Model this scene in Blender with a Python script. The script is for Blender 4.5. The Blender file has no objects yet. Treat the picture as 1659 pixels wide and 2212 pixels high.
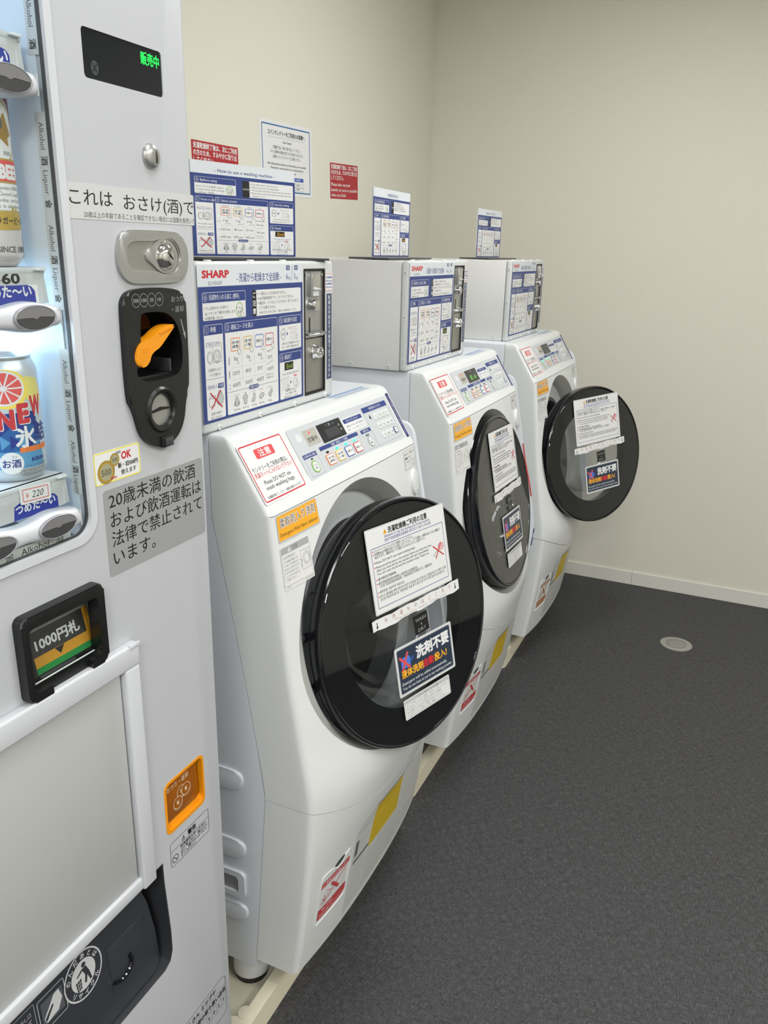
import bpy, bmesh, math, random
import numpy as np
from mathutils import Vector, Matrix

random.seed(7)
SC = bpy.context.scene
COL = SC.collection

# ------------------------------------------------------------------ camera
CAM_POS = Vector((0.0, 0.0, 1.4))
YAW, PITCH, ROLL, F_PX = 0.418171, 0.316024, 0.0231678, 1728.4
fwd = Vector((-math.sin(YAW)*math.cos(PITCH), math.cos(YAW)*math.cos(PITCH), -math.sin(PITCH)))
rt0 = Vector((math.cos(YAW), math.sin(YAW), 0.0))
up0 = rt0.cross(fwd)
rt = rt0*math.cos(ROLL) + up0*math.sin(ROLL)
up = -rt0*math.sin(ROLL) + up0*math.cos(ROLL)
cam_data = bpy.data.cameras.new('camera')
cam_data.sensor_fit = 'VERTICAL'
cam_data.sensor_height = 24.0
cam_data.lens = 24.0*F_PX/2212.0
cam_data.clip_start = 0.02
cam = bpy.data.objects.new('camera', cam_data)
COL.objects.link(cam)
M = Matrix((rt, up, -fwd)).transposed().to_4x4()
M.translation = CAM_POS
cam.matrix_world = M
SC.camera = cam

# ------------------------------------------------------------------ view + world + lights
SC.view_settings.view_transform = 'Standard'
SC.view_settings.look = 'None'
SC.view_settings.gamma = 1.0
SC.view_settings.use_curve_mapping = False
SC.view_settings.exposure = 0.09
world = bpy.data.worlds.new('world')
world.use_nodes = True
world.node_tree.nodes['Background'].inputs[0].default_value = (0.8, 0.85, 0.9, 1)
world.node_tree.nodes['Background'].inputs[1].default_value = 0.0
SC.world = world
CEIL = 2.5
# ceiling luminaires and added fill lamps: centre x, centre y, size x, size y, watts
LAMPS = [(-0.10, 0.70, 0.4, 0.4, 8.5), (0.50, -1.30, 0.6, 0.6, 42.0), (-0.28, 2.25, 0.4, 0.4, 13.5), (1.50, 0.10, 0.6, 1.2, 25.0), (1.50, 1.50, 0.6, 1.2, 24.0)]  # second and last two: unseen fill lamps added to even out brightness
for (lx, ly, sx, sy, w) in LAMPS:
    ld = bpy.data.lights.new('ceiling_and_fill_lamp', 'AREA')
    ld.shape = 'RECTANGLE'; ld.size = sx; ld.size_y = sy; ld.energy = w
    ld.color = (1.0, 0.99, 0.975)
    lo = bpy.data.objects.new('ceiling_and_fill_lamp', ld); COL.objects.link(lo)
    lo.location = (lx, ly, CEIL-0.035)
VEND_LED = 16.0

# ------------------------------------------------------------------ materials
def lin(c):
    return tuple(((v/255.0)/12.92 if v/255.0 <= 0.04045 else ((v/255.0+0.055)/1.055)**2.4) for v in c)
MATS = {}
def mat(name, rgb, rough=0.5, metal=0.0, emit=0.0, spec=0.5, coat=0.0, bump=0.0, bscale=300.0, trans=None, var=0.0, ior=1.45):
    if name in MATS: return MATS[name]
    m = bpy.data.materials.new(name); m.use_nodes = True
    nt = m.node_tree; b = nt.nodes['Principled BSDF']
    col = (*lin(rgb), 1)
    b.inputs['Base Color'].default_value = col
    b.inputs['Roughness'].default_value = rough
    b.inputs['Metallic'].default_value = metal
    b.inputs['Specular IOR Level'].default_value = spec
    b.inputs['Coat Weight'].default_value = coat
    b.inputs['Coat Roughness'].default_value = 0.05
    if emit > 0:
        b.inputs['Emission Color'].default_value = col
        b.inputs['Emission Strength'].default_value = emit
    if bump > 0 or var > 0:
        tc = nt.nodes.new('ShaderNodeNewGeometry')
        nz = nt.nodes.new('ShaderNodeTexNoise'); nz.inputs['Scale'].default_value = bscale
        nz.inputs['Detail'].default_value = 3
        nt.links.new(tc.outputs['Position'], nz.inputs['Vector'])
        if bump > 0:
            bp = nt.nodes.new('ShaderNodeBump'); bp.inputs['Strength'].default_value = bump
            bp.inputs['Distance'].default_value = 0.001
            nt.links.new(nz.outputs['Fac'], bp.inputs['Height'])
            nt.links.new(bp.outputs['Normal'], b.inputs['Normal'])
        if var > 0:
            mx = nt.nodes.new('ShaderNodeMix'); mx.data_type = 'RGBA'
            mx.inputs[6].default_value = tuple(v*(1-var) for v in col[:3])+(1,)
            mx.inputs[7].default_value = tuple(min(1, v*(1+var)) for v in col[:3])+(1,)
            nt.links.new(nz.outputs['Fac'], mx.inputs[0])
            nt.links.new(mx.outputs[2], b.inputs['Base Color'])
    if trans is not None:
        # thin clear plastic / glass: fresnel mix of transparent and glossy
        out = nt.nodes['Material Output']
        tr = nt.nodes.new('ShaderNodeBsdfTransparent'); tr.inputs[0].default_value = (*trans, 1)
        gl = nt.nodes.new('ShaderNodeBsdfGlossy'); gl.inputs['Roughness'].default_value = rough
        fr = nt.nodes.new('ShaderNodeFresnel')
        ge = nt.nodes.new('ShaderNodeNewGeometry'); mr = nt.nodes.new('ShaderNodeMapRange')   # thin sheet: same reflectance from both sides
        mr.inputs['To Min'].default_value = ior; mr.inputs['To Max'].default_value = 1/ior
        nt.links.new(ge.outputs['Backfacing'], mr.inputs['Value']); nt.links.new(mr.outputs[0], fr.inputs['IOR'])
        mx = nt.nodes.new('ShaderNodeMixShader')
        nt.links.new(fr.outputs[0], mx.inputs[0]); nt.links.new(tr.outputs[0], mx.inputs[1]); nt.links.new(gl.outputs[0], mx.inputs[2])
        nt.links.new(mx.outputs[0], out.inputs['Surface'])
    MATS[name] = m
    return m

W = mat('white_plastic', (220, 223, 224), 0.32)
VW = mat('vending_white_steel', (186, 189, 194), 0.38, var=0.01, bscale=900)
BW = mat('box_white_steel', (208, 211, 212), 0.4)
BS = mat('box_side_steel', (212, 213, 212), 0.45)
CAB = mat('cabinet_white_steel', (216, 221, 228), 0.42)
VT = mat('vending_trim_white', (202, 205, 211), 0.3)
PAPER = mat('paper_white', (224, 225, 226), 0.45)
PAPER2 = mat('paper_grey', (188, 190, 192), 0.4)
TAPE = mat('label_tape', (205, 207, 205), 0.4)
INK = mat('ink_black', (22, 22, 24), 0.5)
INKG = mat('ink_grey', (92, 94, 98), 0.5)
BLUE = mat('print_blue', (45, 64, 128), 0.45)
BLUE2 = mat('print_bright_blue', (52, 92, 175), 0.4)
NAVY = mat('print_navy', (38, 52, 72), 0.4)
DKBLUE = mat('label_blue', (36, 52, 150), 0.4)
RED = mat('print_red', (196, 40, 50), 0.45)
SIGNRED = mat('sign_red', (168, 34, 44), 0.45)
PINK = mat('print_coral', (214, 78, 82), 0.45)
ORANGE = mat('print_orange', (226, 118, 48), 0.45)
YEL = mat('sticker_yellow', (240, 172, 40), 0.45)
LEMON = mat('sticker_lemon', (232, 220, 60), 0.45)
DYEL = mat('print_mustard', (205, 175, 30), 0.5)
GOLD = mat('print_gold', (190, 160, 75), 0.35, metal=0.3)
GREEN = mat('print_green', (120, 180, 60), 0.45)
BROWN = mat('print_brown', (176, 112, 62), 0.5)
STEEL = mat('stainless_steel', (182, 183, 182), 0.30, metal=0.75, var=0.04, bscale=200)
STEELD = mat('stainless_steel_panel', (158, 157, 151), 0.38, metal=0.6)
CHROME = mat('chrome', (215, 215, 215), 0.12, metal=1.0)
BLACK = mat('black_plastic', (20, 21, 23), 0.35)
BLACKG = mat('black_gloss', (13, 15, 21), 0.12, coat=0.2)
SCREEN = mat('display_black', (26, 29, 34), 0.12)
DGREY = mat('dark_grey_plastic', (58, 60, 64), 0.35)
GREY = mat('grey_plastic', (150, 152, 152), 0.4)
LGREY = mat('light_grey_plastic', (196, 200, 203), 0.35)
PANELG = mat('control_panel_grey', (196, 201, 206), 0.35)
BEIGEG = mat('indicator_grey', (176, 174, 166), 0.4)
SILVER = mat('ring_silver', (172, 173, 170), 0.35)
RUBBER = mat('rubber_grey', (70, 72, 74), 0.6)
HOLE = mat('dark_interior', (8, 8, 9), 0.6)
DRUM = mat('drum_steel', (120, 120, 122), 0.3, metal=0.9)
AMBER = mat('amber_plastic', (236, 150, 20), 0.3)
AMBERD = mat('amber_dark_plastic', (150, 84, 14), 0.2)
GLASS = mat('window_glass', (255, 255, 255), 0.02, trans=(0.97, 0.985, 0.98))
DGLASS = mat('door_glass_tint', (255, 255, 255), 0.03, trans=(0.88, 0.89, 0.90))
BOWL = mat('door_bowl_glass', (255, 255, 255), 0.05, trans=(0.86, 0.87, 0.88), ior=1.9)
CLEAR = mat('clear_plastic', (255, 255, 255), 0.06, trans=(0.86, 0.88, 0.88))
LEDG = mat('led_green', (20, 255, 70), 0.4, emit=2.2)
LEDC = mat('led_cyan_green', (40, 255, 170), 0.4, emit=1.6)
LEDR = mat('led_red', (255, 70, 70), 0.4, emit=1.4)
LEDDG = mat('led_digit_green', (90, 200, 40), 0.4, emit=0.7)
INNER = mat('vending_interior_white', (222, 232, 242), 0.35)
TRAYB = mat('tray_beige', (206, 200, 178), 0.5)
BTNG = mat('button_grey', (120, 120, 122), 0.25)
BTND = mat('button_dark', (66, 66, 68), 0.25)
FLAPG = mat('flap_smoke', (50, 53, 60), 0.25)
PANELW = mat('poster_panel_grey', (178, 180, 180), 0.35)
TUBE = mat('led_tube_cool', (205, 235, 255), 0.4, emit=VEND_LED)
TUBE2 = mat('led_tube_dim', (205, 225, 255), 0.4, emit=VEND_LED*.42)

# ------------------------------------------------------------------ object helpers
OFF = {}
def root(name, loc, label, cat, group=None, off=None, rotz=0.0):
    o = bpy.data.objects.new(name, None); COL.objects.link(o)
    o.empty_display_size = 0.1
    o.location = loc; o.rotation_euler = (0, 0, rotz)
    o['label'] = label; o['category'] = cat
    if group: o['group'] = group
    OFF[o.name] = Vector(loc if off is None else off)
    return o
def tag(o, label=None, cat=None, group=None, kind=None):
    if label: o['label'] = label
    if cat: o['category'] = cat
    if group: o['group'] = group
    if kind: o['kind'] = kind
    return o
def kids(o): return [c for c in bpy.data.objects if c.parent == o]
def copy_tree(o, parent=None, names=None):
    c = o.copy(); COL.objects.link(c); c.parent = parent
    OFF[c.name] = OFF.get(o.name, Vector((0, 0, 0)))
    if names is not None: names[o.name] = c
    for ch in kids(o): copy_tree(ch, c, names)
    return c

def sharp_shade(me, ang=35):
    me.shade_smooth()
    me.set_sharp_from_angle(angle=math.radians(ang))

class Builder:
    def __init__(s): s.bm = bmesh.new(); s.mats = []
    def mi(s, m):
        if m not in s.mats: s.mats.append(m)
        return s.mats.index(m)
    def faces(s, verts, faces, m):
        k = s.mi(m); vs = [s.bm.verts.new(v) for v in verts]; out = []
        for f in faces:
            try:
                fc = s.bm.faces.new([vs[i] for i in f]); fc.material_index = k; out.append(fc)
            except ValueError: pass
        return vs, out
    def box(s, a, b, m, bev=0.0, seg=2):
        x0, y0, z0 = [min(a[i], b[i]) for i in range(3)]; x1, y1, z1 = [max(a[i], b[i]) for i in range(3)]
        v = [(x0, y0, z0), (x1, y0, z0), (x1, y1, z0), (x0, y1, z0), (x0, y0, z1), (x1, y0, z1), (x1, y1, z1), (x0, y1, z1)]
        f = [(0, 3, 2, 1), (4, 5, 6, 7), (0, 1, 5, 4), (1, 2, 6, 5), (2, 3, 7, 6), (3, 0, 4, 7)]
        vs, fs = s.faces(v, f, m)
        if bev > 0:
            es = list({e for fc in fs for e in fc.edges})
            bmesh.ops.bevel(s.bm, geom=es, offset=bev, segments=seg, affect='EDGES', profile=0.5, material=s.mi(m))
    def prism(s, pts, frame, d0, d1, m, bev=0.0, bevback=False, seg=2):
        # frame: function (u, v, d) -> xyz; pts outline (u, v)
        n = len(pts)
        v = [frame(p[0], p[1], d0) for p in pts] + [frame(p[0], p[1], d1) for p in pts]
        f = [tuple(range(n))[::-1], tuple(range(n, 2*n))] + [(i, (i+1) % n, n+(i+1) % n, n+i) for i in range(n)]
        vs, fs = s.faces(v, f, m)
        if bev > 0:
            es = list(fs[1].edges)
            if bevback: es += list(fs[0].edges)
            bmesh.ops.bevel(s.bm, geom=es, offset=bev, segments=seg, affect='EDGES', profile=0.5, material=s.mi(m))
    def ringprism(s, outer, inner, frame, d0, d1, m):
        n = len(outer)
        v = [frame(*p, d0) for p in outer]+[frame(*p, d0) for p in inner]+[frame(*p, d1) for p in outer]+[frame(*p, d1) for p in inner]
        f = []
        for i in range(n):
            j = (i+1) % n
            f += [(i, j, n+j, n+i), (2*n+i, 3*n+i, 3*n+j, 2*n+j), (i, 2*n+i, 2*n+j, j), (n+i, n+j, 3*n+j, 3*n+i)]
        return s.faces(v, f, m)
    def lathe(s, prof, mtx, m, seg=48, close=False):
        # prof: list of (radius, height) about local +Z of mtx
        k = s.mi(m); rings = []
        for (r, h) in prof:
            if r < 1e-6: rings.append([s.bm.verts.new(mtx @ Vector((0, 0, h)))])
            else: rings.append([s.bm.verts.new(mtx @ Vector((r*math.cos(2*math.pi*i/seg), r*math.sin(2*math.pi*i/seg), h))) for i in range(seg)])
        prs = list(zip(rings[:-1], rings[1:]))
        if close: prs.append((rings[-1], rings[0]))
        for a, b in prs:
            for i in range(seg):
                j = (i+1) % seg
                if len(a) == 1 and len(b) == 1: continue
                if len(a) == 1: vs = [a[0], b[i], b[j]]
                elif len(b) == 1: vs = [a[i], a[j], b[0]]
                else: vs = [a[i], a[j], b[j], b[i]]
                try: fc = s.bm.faces.new(vs); fc.material_index = k
                except ValueError: pass
    def cyl(s, p0, p1, r, m, seg=24, r1=None, bev=0.0):
        p0 = Vector(p0); p1 = Vector(p1); d = p1-p0; L = d.length
        q = Vector((0, 0, 1)).rotation_difference(d.normalized()).to_matrix().to_4x4(); q.translation = p0
        r1 = r if r1 is None else r1
        if bev > 0: pr = [(0, 0), (r, 0), (r1, L-bev), (r1-bev*0.3, L-bev*0.3), (r1-bev, L), (0, L)]
        else: pr = [(0, 0), (r, 0), (r1, L), (0, L)]
        s.lathe(pr, q, m, seg)
    def tube(s, pts, r, m, seg=8, closed=False):
        n = len(pts); P = [Vector(p) for p in pts]; k = s.mi(m); rings = []
        prev = None
        for i in range(n):
            if closed: t = P[(i+1) % n]-P[i-1]
            else: t = P[min(i+1, n-1)]-P[max(i-1, 0)]
            t.normalize()
            if prev is None:
                a = Vector((0, 0, 1)) if abs(t.z) < 0.9 else Vector((1, 0, 0))
                u = t.cross(a).normalized()
            else:
                u = (prev - t*prev.dot(t)).normalized()
            prev = u; w = t.cross(u)
            rings.append([s.bm.verts.new(P[i]+r*(math.cos(2*math.pi*j/seg)*u+math.sin(2*math.pi*j/seg)*w)) for j in range(seg)])
        for i in range(n if closed else n-1):
            a, b = rings[i], rings[(i+1) % n]
            for j in range(seg):
                try: fc = s.bm.faces.new([a[j], a[(j+1) % seg], b[(j+1) % seg], b[j]]); fc.material_index = k
                except ValueError: pass
        if not closed:
            for rg in (rings[0][::-1], rings[-1]):
                try: fc = s.bm.faces.new(rg); fc.material_index = k
                except ValueError: pass
    def done(s, name, parent=None, ang=35, off=None, recalc=True):
        if recalc: bmesh.ops.recalc_face_normals(s.bm, faces=s.bm.faces[:])
        o = off
        if o is None and parent is not None: o = OFF.get(parent.name)
        if o is not None and Vector(o).length > 0: bmesh.ops.translate(s.bm, verts=s.bm.verts[:], vec=-Vector(o))
        me = bpy.data.meshes.new(name); s.bm.to_mesh(me); s.bm.free()
        for m in s.mats: me.materials.append(m)
        if ang: sharp_shade(me, ang)
        ob = bpy.data.objects.new(name, me); COL.objects.link(ob)
        if parent is not None: ob.parent = parent
        OFF[ob.name] = Vector(o) if o is not None else Vector((0, 0, 0))
        return ob

def boolean_cut(ob, cutter_builders):
    cs = []
    for b in cutter_builders:
        c = b.done('cutter', None, ang=0); cs.append(c)
        md = ob.modifiers.new('cut', 'BOOLEAN'); md.operation = 'DIFFERENCE'; md.solver = 'EXACT'; md.object = c
    bpy.context.view_layer.update()
    dg = bpy.context.evaluated_depsgraph_get()
    me = bpy.data.meshes.new_from_object(ob.evaluated_get(dg))
    ob.modifiers.clear(); old = ob.data; ob.data = me; bpy.data.meshes.remove(old)
    me.name = ob.name
    for c in cs:
        d = c.data; bpy.data.objects.remove(c); bpy.data.meshes.remove(d)
    sharp_shade(me, 30)

def rr(x0, y0, x1, y1, r, n=5):
    r = min(r, abs(x1-x0)/2-1e-6, abs(y1-y0)/2-1e-6); out = []
    for (cx, cy, a0) in ((x1-r, y1-r, 0), (x0+r, y1-r, 90), (x0+r, y0+r, 180), (x1-r, y0+r, 270)):
        for i in range(n+1):
            a = math.radians(a0+90*i/n); out.append((cx+r*math.cos(a), cy+r*math.sin(a)))
    return out
def circ(cx, cy, r, n=32, ry=None):
    ry = r if ry is None else ry
    return [(cx+r*math.cos(2*math.pi*i/n), cy+ry*math.sin(2*math.pi*i/n)) for i in range(n)]
def smooth_poly(pts, it=2):
    for _ in range(it):
        q = []
        for i in range(len(pts)):
            a, b = pts[i], pts[(i+1) % len(pts)]
            q += [(a[0]*.75+b[0]*.25, a[1]*.75+b[1]*.25), (a[0]*.25+b[0]*.75, a[1]*.25+b[1]*.75)]
        pts = q
    return pts

# ------------------------------------------------------------------ printed artwork
_TC = {}
def text_geo(s, bold=0):
    k = s
    if k in _TC: return _TC[k]
    c = bpy.data.curves.new('t', 'FONT'); c.body = s; c.size = 1.0; c.resolution_u = 2
    o = bpy.data.objects.new('t', c); COL.objects.link(o)
    bpy.context.view_layer.update()
    me = bpy.data.meshes.new_from_object(o.evaluated_get(bpy.context.evaluated_depsgraph_get()))
    V = np.array([v.co[:2] for v in me.vertices]) if len(me.vertices) else np.zeros((0, 2))
    F = [tuple(p.vertices) for p in me.polygons]
    bpy.data.objects.remove(o); bpy.data.curves.remove(c); bpy.data.meshes.remove(me)
    _TC[k] = (V, F)
    return _TC[k]

class Art:
    """flat print: u right, v up, layers stacked outward along h"""
    STEP = 0.00004
    def __init__(s): s.V = []; s.F = []; s.MI = []; s.mats = []; s.n = 0; s.bb = []
    def mi(s, m):
        if m not in s.mats: s.mats.append(m)
        return s.mats.index(m)
    def add(s, pts, faces, m, up=True):
        us = [p[0] for p in pts]; vs = [p[1] for p in pts]
        a0, a1, c0, c1 = min(us), max(us), min(vs), max(vs)
        # one layer above whatever this element overlaps
        ly = 1+max([q[4] for q in s.bb if q[0] < a1 and q[1] > a0 and q[2] < c1 and q[3] > c0], default=0)
        s.bb.append((a0, a1, c0, c1, ly)); hh = ly*s.STEP
        k = s.mi(m); b = s.n
        for p in pts: s.V.append((p[0], p[1], hh))
        for f in faces: s.F.append(tuple(b+i for i in f)); s.MI.append(k)
        s.n += len(pts)
    def poly(s, pts, m, up=True): s.add(pts, [tuple(range(len(pts)))], m, up)
    def rect(s, x0, y0, x1, y1, m, up=True): s.poly([(x0, y0), (x1, y0), (x1, y1), (x0, y1)], m, up)
    def rrect(s, x0, y0, x1, y1, r, m): s.poly(rr(min(x0, x1), min(y0, y1), max(x0, x1), max(y0, y1), r), m)
    def circ(s, cx, cy, r, m, n=28, ry=None): s.poly(circ(cx, cy, r, n, ry), m)
    def band(s, outer, inner, m):
        n = len(outer)
        s.add(list(outer)+list(inner), [(i, (i+1) % n, n+(i+1) % n, n+i) for i in range(n)], m)
    def ring(s, cx, cy, r, t, m, n=28, ry=None):
        ry2 = r if ry is None else ry
        s.band(circ(cx, cy, r, n, ry2), circ(cx, cy, r-t, n, ry2-t), m)
    def frame(s, x0, y0, x1, y1, t, m, r=0.0):
        x0, x1 = min(x0, x1), max(x0, x1); y0, y1 = min(y0, y1), max(y0, y1)
        r = max(r, t*1.05)
        s.band(rr(x0, y0, x1, y1, r), rr(x0+t, y0+t, x1-t, y1-t, r-t), m)
    def line(s, x0, y0, x1, y1, t, m):
        d = math.hypot(x1-x0, y1-y0); nx, ny = -(y1-y0)/d*t/2, (x1-x0)/d*t/2
        s.poly([(x0+nx, y0+ny), (x0-nx, y0-ny), (x1-nx, y1-ny), (x1+nx, y1+ny)], m)
    def path(s, pts, t, m, closed=False):
        for a, b in zip(pts, pts[1:]+([pts[0]] if closed else [])): s.line(*a, *b, t, m)
    def text(s, txt, cx, cy, size, m, w=None, al='c', bold=0.0, rot=0.0, sy=1.0, shear=0.0):
        V, F = text_geo(txt)
        if not len(V): return
        if bold > 0:      # heavier weight: the glyphs laid over themselves with small shifts
            nd = 8 if bold < .04 else 12
            sh = ((-bold, -bold*.6), (bold, bold*.6)) if bold < .02 else tuple((bold*math.cos(2*math.pi*j/nd), bold*math.sin(2*math.pi*j/nd)) for j in range(nd))+((0, 0),)
            n0 = len(V); nb = len(sh); F = [tuple(i+n0*k for i in f) for k in range(len(sh)) for f in F]
            V = np.concatenate([V+np.array(d) for d in sh])
            nb = len(sh)
        else: nb, n0 = 1, len(V)
        x0, x1 = V[:, 0].min(), V[:, 0].max()
        sx = size if w is None else w/(x1-x0)
        X = (V[:, 0]-x0)*sx
        L = (x1-x0)*sx
        X = X-{'c': L/2, 'l': 0, 'r': L}[al]
        Y = (V[:, 1]-0.36)*size*sy
        X = X+shear*Y
        c, q = math.cos(rot), math.sin(rot)
        b0 = s.n
        s.add(list(zip(cx+X*c-Y*q, cy+X*q+Y*c)), F, m)
        for k in range(1, nb):
            for i in range(b0+n0*k, b0+n0*(k+1)): s.V[i] = (s.V[i][0], s.V[i][1], s.V[i][2]+.000035/nb*k)

    def span(s, txt, x0, x1, y, size, m, bold=0.0): s.text(txt, (x0+x1)/2, y, size, m, w=x1-x0, bold=bold)
    def vtext(s, txt, cx, y0, y1, size, m, bold=0.0):
        n = len(txt)
        for i, ch in enumerate(txt):
            if ch != ' ': s.text(ch, cx, y0+(y1-y0)*(i+0.5)/n, size, m, bold=bold)
    def build(s, name, parent, fr, thick=0.0005, base=None, bmat=None, cuts=None, lift=0.0, off=None):
        """fr(u, v, h) -> xyz. base: outline of the sheet itself (extruded to -thick)."""
        V = [(p[0], p[1], p[2]+lift) for p in s.V]; F = list(s.F); MI = list(s.MI); mats = list(s.mats)
        if base is not None:
            k = len(V); n = len(base)
            V += [(p[0], p[1], lift) for p in base]+[(p[0], p[1], lift-thick) for p in base]
            if bmat not in mats: mats.append(bmat)
            bi = mats.index(bmat)
            F.append(tuple(range(k, k+n))); MI.append(bi)
            F.append(tuple(range(k+2*n-1, k+n-1, -1))); MI.append(bi)
            for i in range(n): F.append((k+i, k+n+i, k+n+(i+1) % n, k+(i+1) % n)); MI.append(bi)
        bm = bmesh.new()
        vs = [bm.verts.new(v) for v in V]
        for f, mi in zip(F, MI):
            try: fc = bm.faces.new([vs[i] for i in f]); fc.material_index = mi
            except ValueError: pass
        for fc in bm.faces:
            fc.normal_update()
            if fc.normal.z < -0.5 and min(v.co.z for v in fc.verts) > lift-thick*0.5: fc.normal_flip()
        if cuts:
            for ax, vals in cuts:
                for val in vals:
                    no = Vector((1, 0, 0)) if ax == 'u' else Vector((0, 1, 0))
                    bmesh.ops.bisect_plane(bm, geom=bm.verts[:]+bm.edges[:]+bm.faces[:], plane_co=no*val, plane_no=no, dist=1e-7)
        o = off
        if o is None and parent is not None: o = OFF.get(parent.name)
        if o is None: o = Vector((0, 0, 0))
        for v in bm.verts: v.co = Vector(fr(*v.co))-o
        me = bpy.data.meshes.new(name); bm.to_mesh(me); bm.free()
        for m in mats: me.materials.append(m)
        ob = bpy.data.objects.new(name, me); COL.objects.link(ob)
        if parent is not None: ob.parent = parent
        OFF[ob.name] = Vector(o)
        return ob

# frames
def f_x(x0):   # plane facing +x: u = world y, v = world z
    return lambda u, v, d: (x0+d, u, v)
def f_ny(y0):  # plane facing -y: u = world x, v = z
    return lambda u, v, d: (u, y0-d, v)

# ------------------------------------------------------------------ room
XW, YW = -1.365, 3.49
XE, YB = 2.4, -2.3
def wall_mat():
    m = mat('wallpaper_cream', (219, 217, 205), 0.75, bump=0.35, bscale=420)
    return m
WALL = wall_mat()
def floor_mat():
    m = bpy.data.materials.new('floor_woven_vinyl'); m.use_nodes = True
    nt = m.node_tree; b = nt.nodes['Principled BSDF']
    g = nt.nodes.new('ShaderNodeNewGeometry')
    fac = []
    for sx, sy in ((60, 640), (640, 60)):
        mp = nt.nodes.new('ShaderNodeMapping'); mp.inputs['Scale'].default_value = (sx, sy, 1)
        nz = nt.nodes.new('ShaderNodeTexNoise'); nz.inputs['Scale'].default_value = 1.0; nz.inputs['Detail'].default_value = 2.0
        nt.links.new(g.outputs['Position'], mp.inputs[0]); nt.links.new(mp.outputs[0], nz.inputs['Vector'])
        rp = nt.nodes.new('ShaderNodeValToRGB')
        rp.color_ramp.elements[0].position = 0.46; rp.color_ramp.elements[1].position = 0.74
        nt.links.new(nz.outputs['Fac'], rp.inputs[0]); fac.append(rp)
    mx = nt.nodes.new('ShaderNodeMath'); mx.operation = 'MAXIMUM'
    nt.links.new(fac[0].outputs[0], mx.inputs[0]); nt.links.new(fac[1].outputs[0], mx.inputs[1])
    c = nt.nodes.new('ShaderNodeMix'); c.data_type = 'RGBA'
    c.inputs[6].default_value = (*lin((37, 37, 39)), 1); c.inputs[7].default_value = (*lin((88, 88, 91)), 1)
    nt.links.new(mx.outputs[0], c.inputs[0]); nt.links.new(c.outputs[2], b.inputs['Base Color'])
    b.inputs['Roughness'].default_value = 0.62
    bp = nt.nodes.new('ShaderNodeBump'); bp.inputs['Strength'].default_value = 0.25; bp.inputs['Distance'].default_value = 0.0006
    nt.links.new(mx.outputs[0], bp.inputs['Height']); nt.links.new(bp.outputs[0], b.inputs['Normal'])
    return m
def struct(name, a, b, m, bev=0.0):
    B = Builder(); B.box(a, b, m, bev); o = B.done(name); o['kind'] = 'structure'; return o
struct('floor', (XW-.1, YB-.1, -.1), (XE+.1, YW+.1, 0), floor_mat())
struct('wall_left', (XW-.1, YB-.1, 0), (XW, YW+.1, CEIL), WALL)
struct('wall_back', (XW, YW, 0), (XE, YW+.1, CEIL), WALL)
struct('wall_right', (XE, YB-.1, 0), (XE+.1, YW+.1, CEIL), WALL)
struct('wall_front', (XW, YB-.1, 0), (XE, YB, CEIL), WALL)
struct('ceiling', (XW-.1, YB-.1, CEIL), (XE+.1, YW+.1, CEIL+.1), mat('ceiling_white', (228, 227, 222), 0.8, bump=0.2, bscale=250))
SK = mat('baseboard_vinyl', (218, 217, 210), 0.45)
def skirting(name, segs):
    B = Builder()
    for a, b in segs: B.box(a, b, SK, 0.0012, 1)
    o = B.done(name); o['kind'] = 'structure'
skirting('baseboard_back', [((XW, YW-.007, 0), (-.3303, YW, .061)), ((-.3294, YW-.007, 0), (.58, YW, .061)), ((.581, YW-.007, 0), (XE, YW, .061))])
skirting('baseboard_left', [((XW, .9, 0), (XW+.007, YW-.007, .061))])
skirting('baseboard_right', [((XE-.007, YB, 0), (XE, YW-.007, .061))])
# ceiling luminaires (fixtures around the lamps; those around the fill lamps are added)
for i, (lx, ly, sx, sy, w) in enumerate(LAMPS):
    t = root('ceiling_and_fill_light', (lx, ly, CEIL), ['square white ceiling light above the vending machine', 'added large square fill light farthest from the washing machines', 'square white ceiling light near the back wall', 'added long fill light right of the vending machine', 'added long fill light right of the washing machines'][i], 'light', 'ceiling lights')
    B = Builder(); o_ = rr(lx-sx/2-.03, ly-sy/2-.03, lx+sx/2+.03, ly+sy/2+.03, .01); i_ = rr(lx-sx/2, ly-sy/2, lx+sx/2, ly+sy/2, .008)
    B.ringprism(o_, i_, lambda u, v, d: (u, v, CEIL-d), 0.0, 0.032, W); B.done('fixture_frame', t)
    B = Builder(); B.box((lx-sx/2, ly-sy/2, CEIL-.02), (lx+sx/2, ly+sy/2, CEIL-.012), mat('diffuser', (250, 248, 240), 0.5, emit=1.0)); B.done('diffuser', t)
# floor outlet cover
t = root('floor_outlet_cover', (-.089, 2.965, 0), 'round silver cover plate set in the dark floor', 'cover')
Z4 = Matrix.Translation((-.089, 2.965, 0))
B = Builder(); B.lathe([(0, .0006), (.037, .0006), (.0375, .003), (.052, .0032), (.058, .0015), (.0583, 0)], Z4, STEEL, 48); B.done('cover_flange', t)
B = Builder(); B.lathe([(.0345, .0006), (.0345, .0028), (.033, .0034), (0, .0036)], Z4, mat('satin_metal', (170, 171, 170), .35, metal=.8), 40); B.done('cover_lid', t)
for dx, dy in ((.012, .016), (-.008, -.018)):
    B = Builder(); B.cyl((-.089+dx, 2.965+dy, .003), (-.089+dx, 2.965+dy, .0042), .0035, CHROME, 12); B.done('screw', t)
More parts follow.
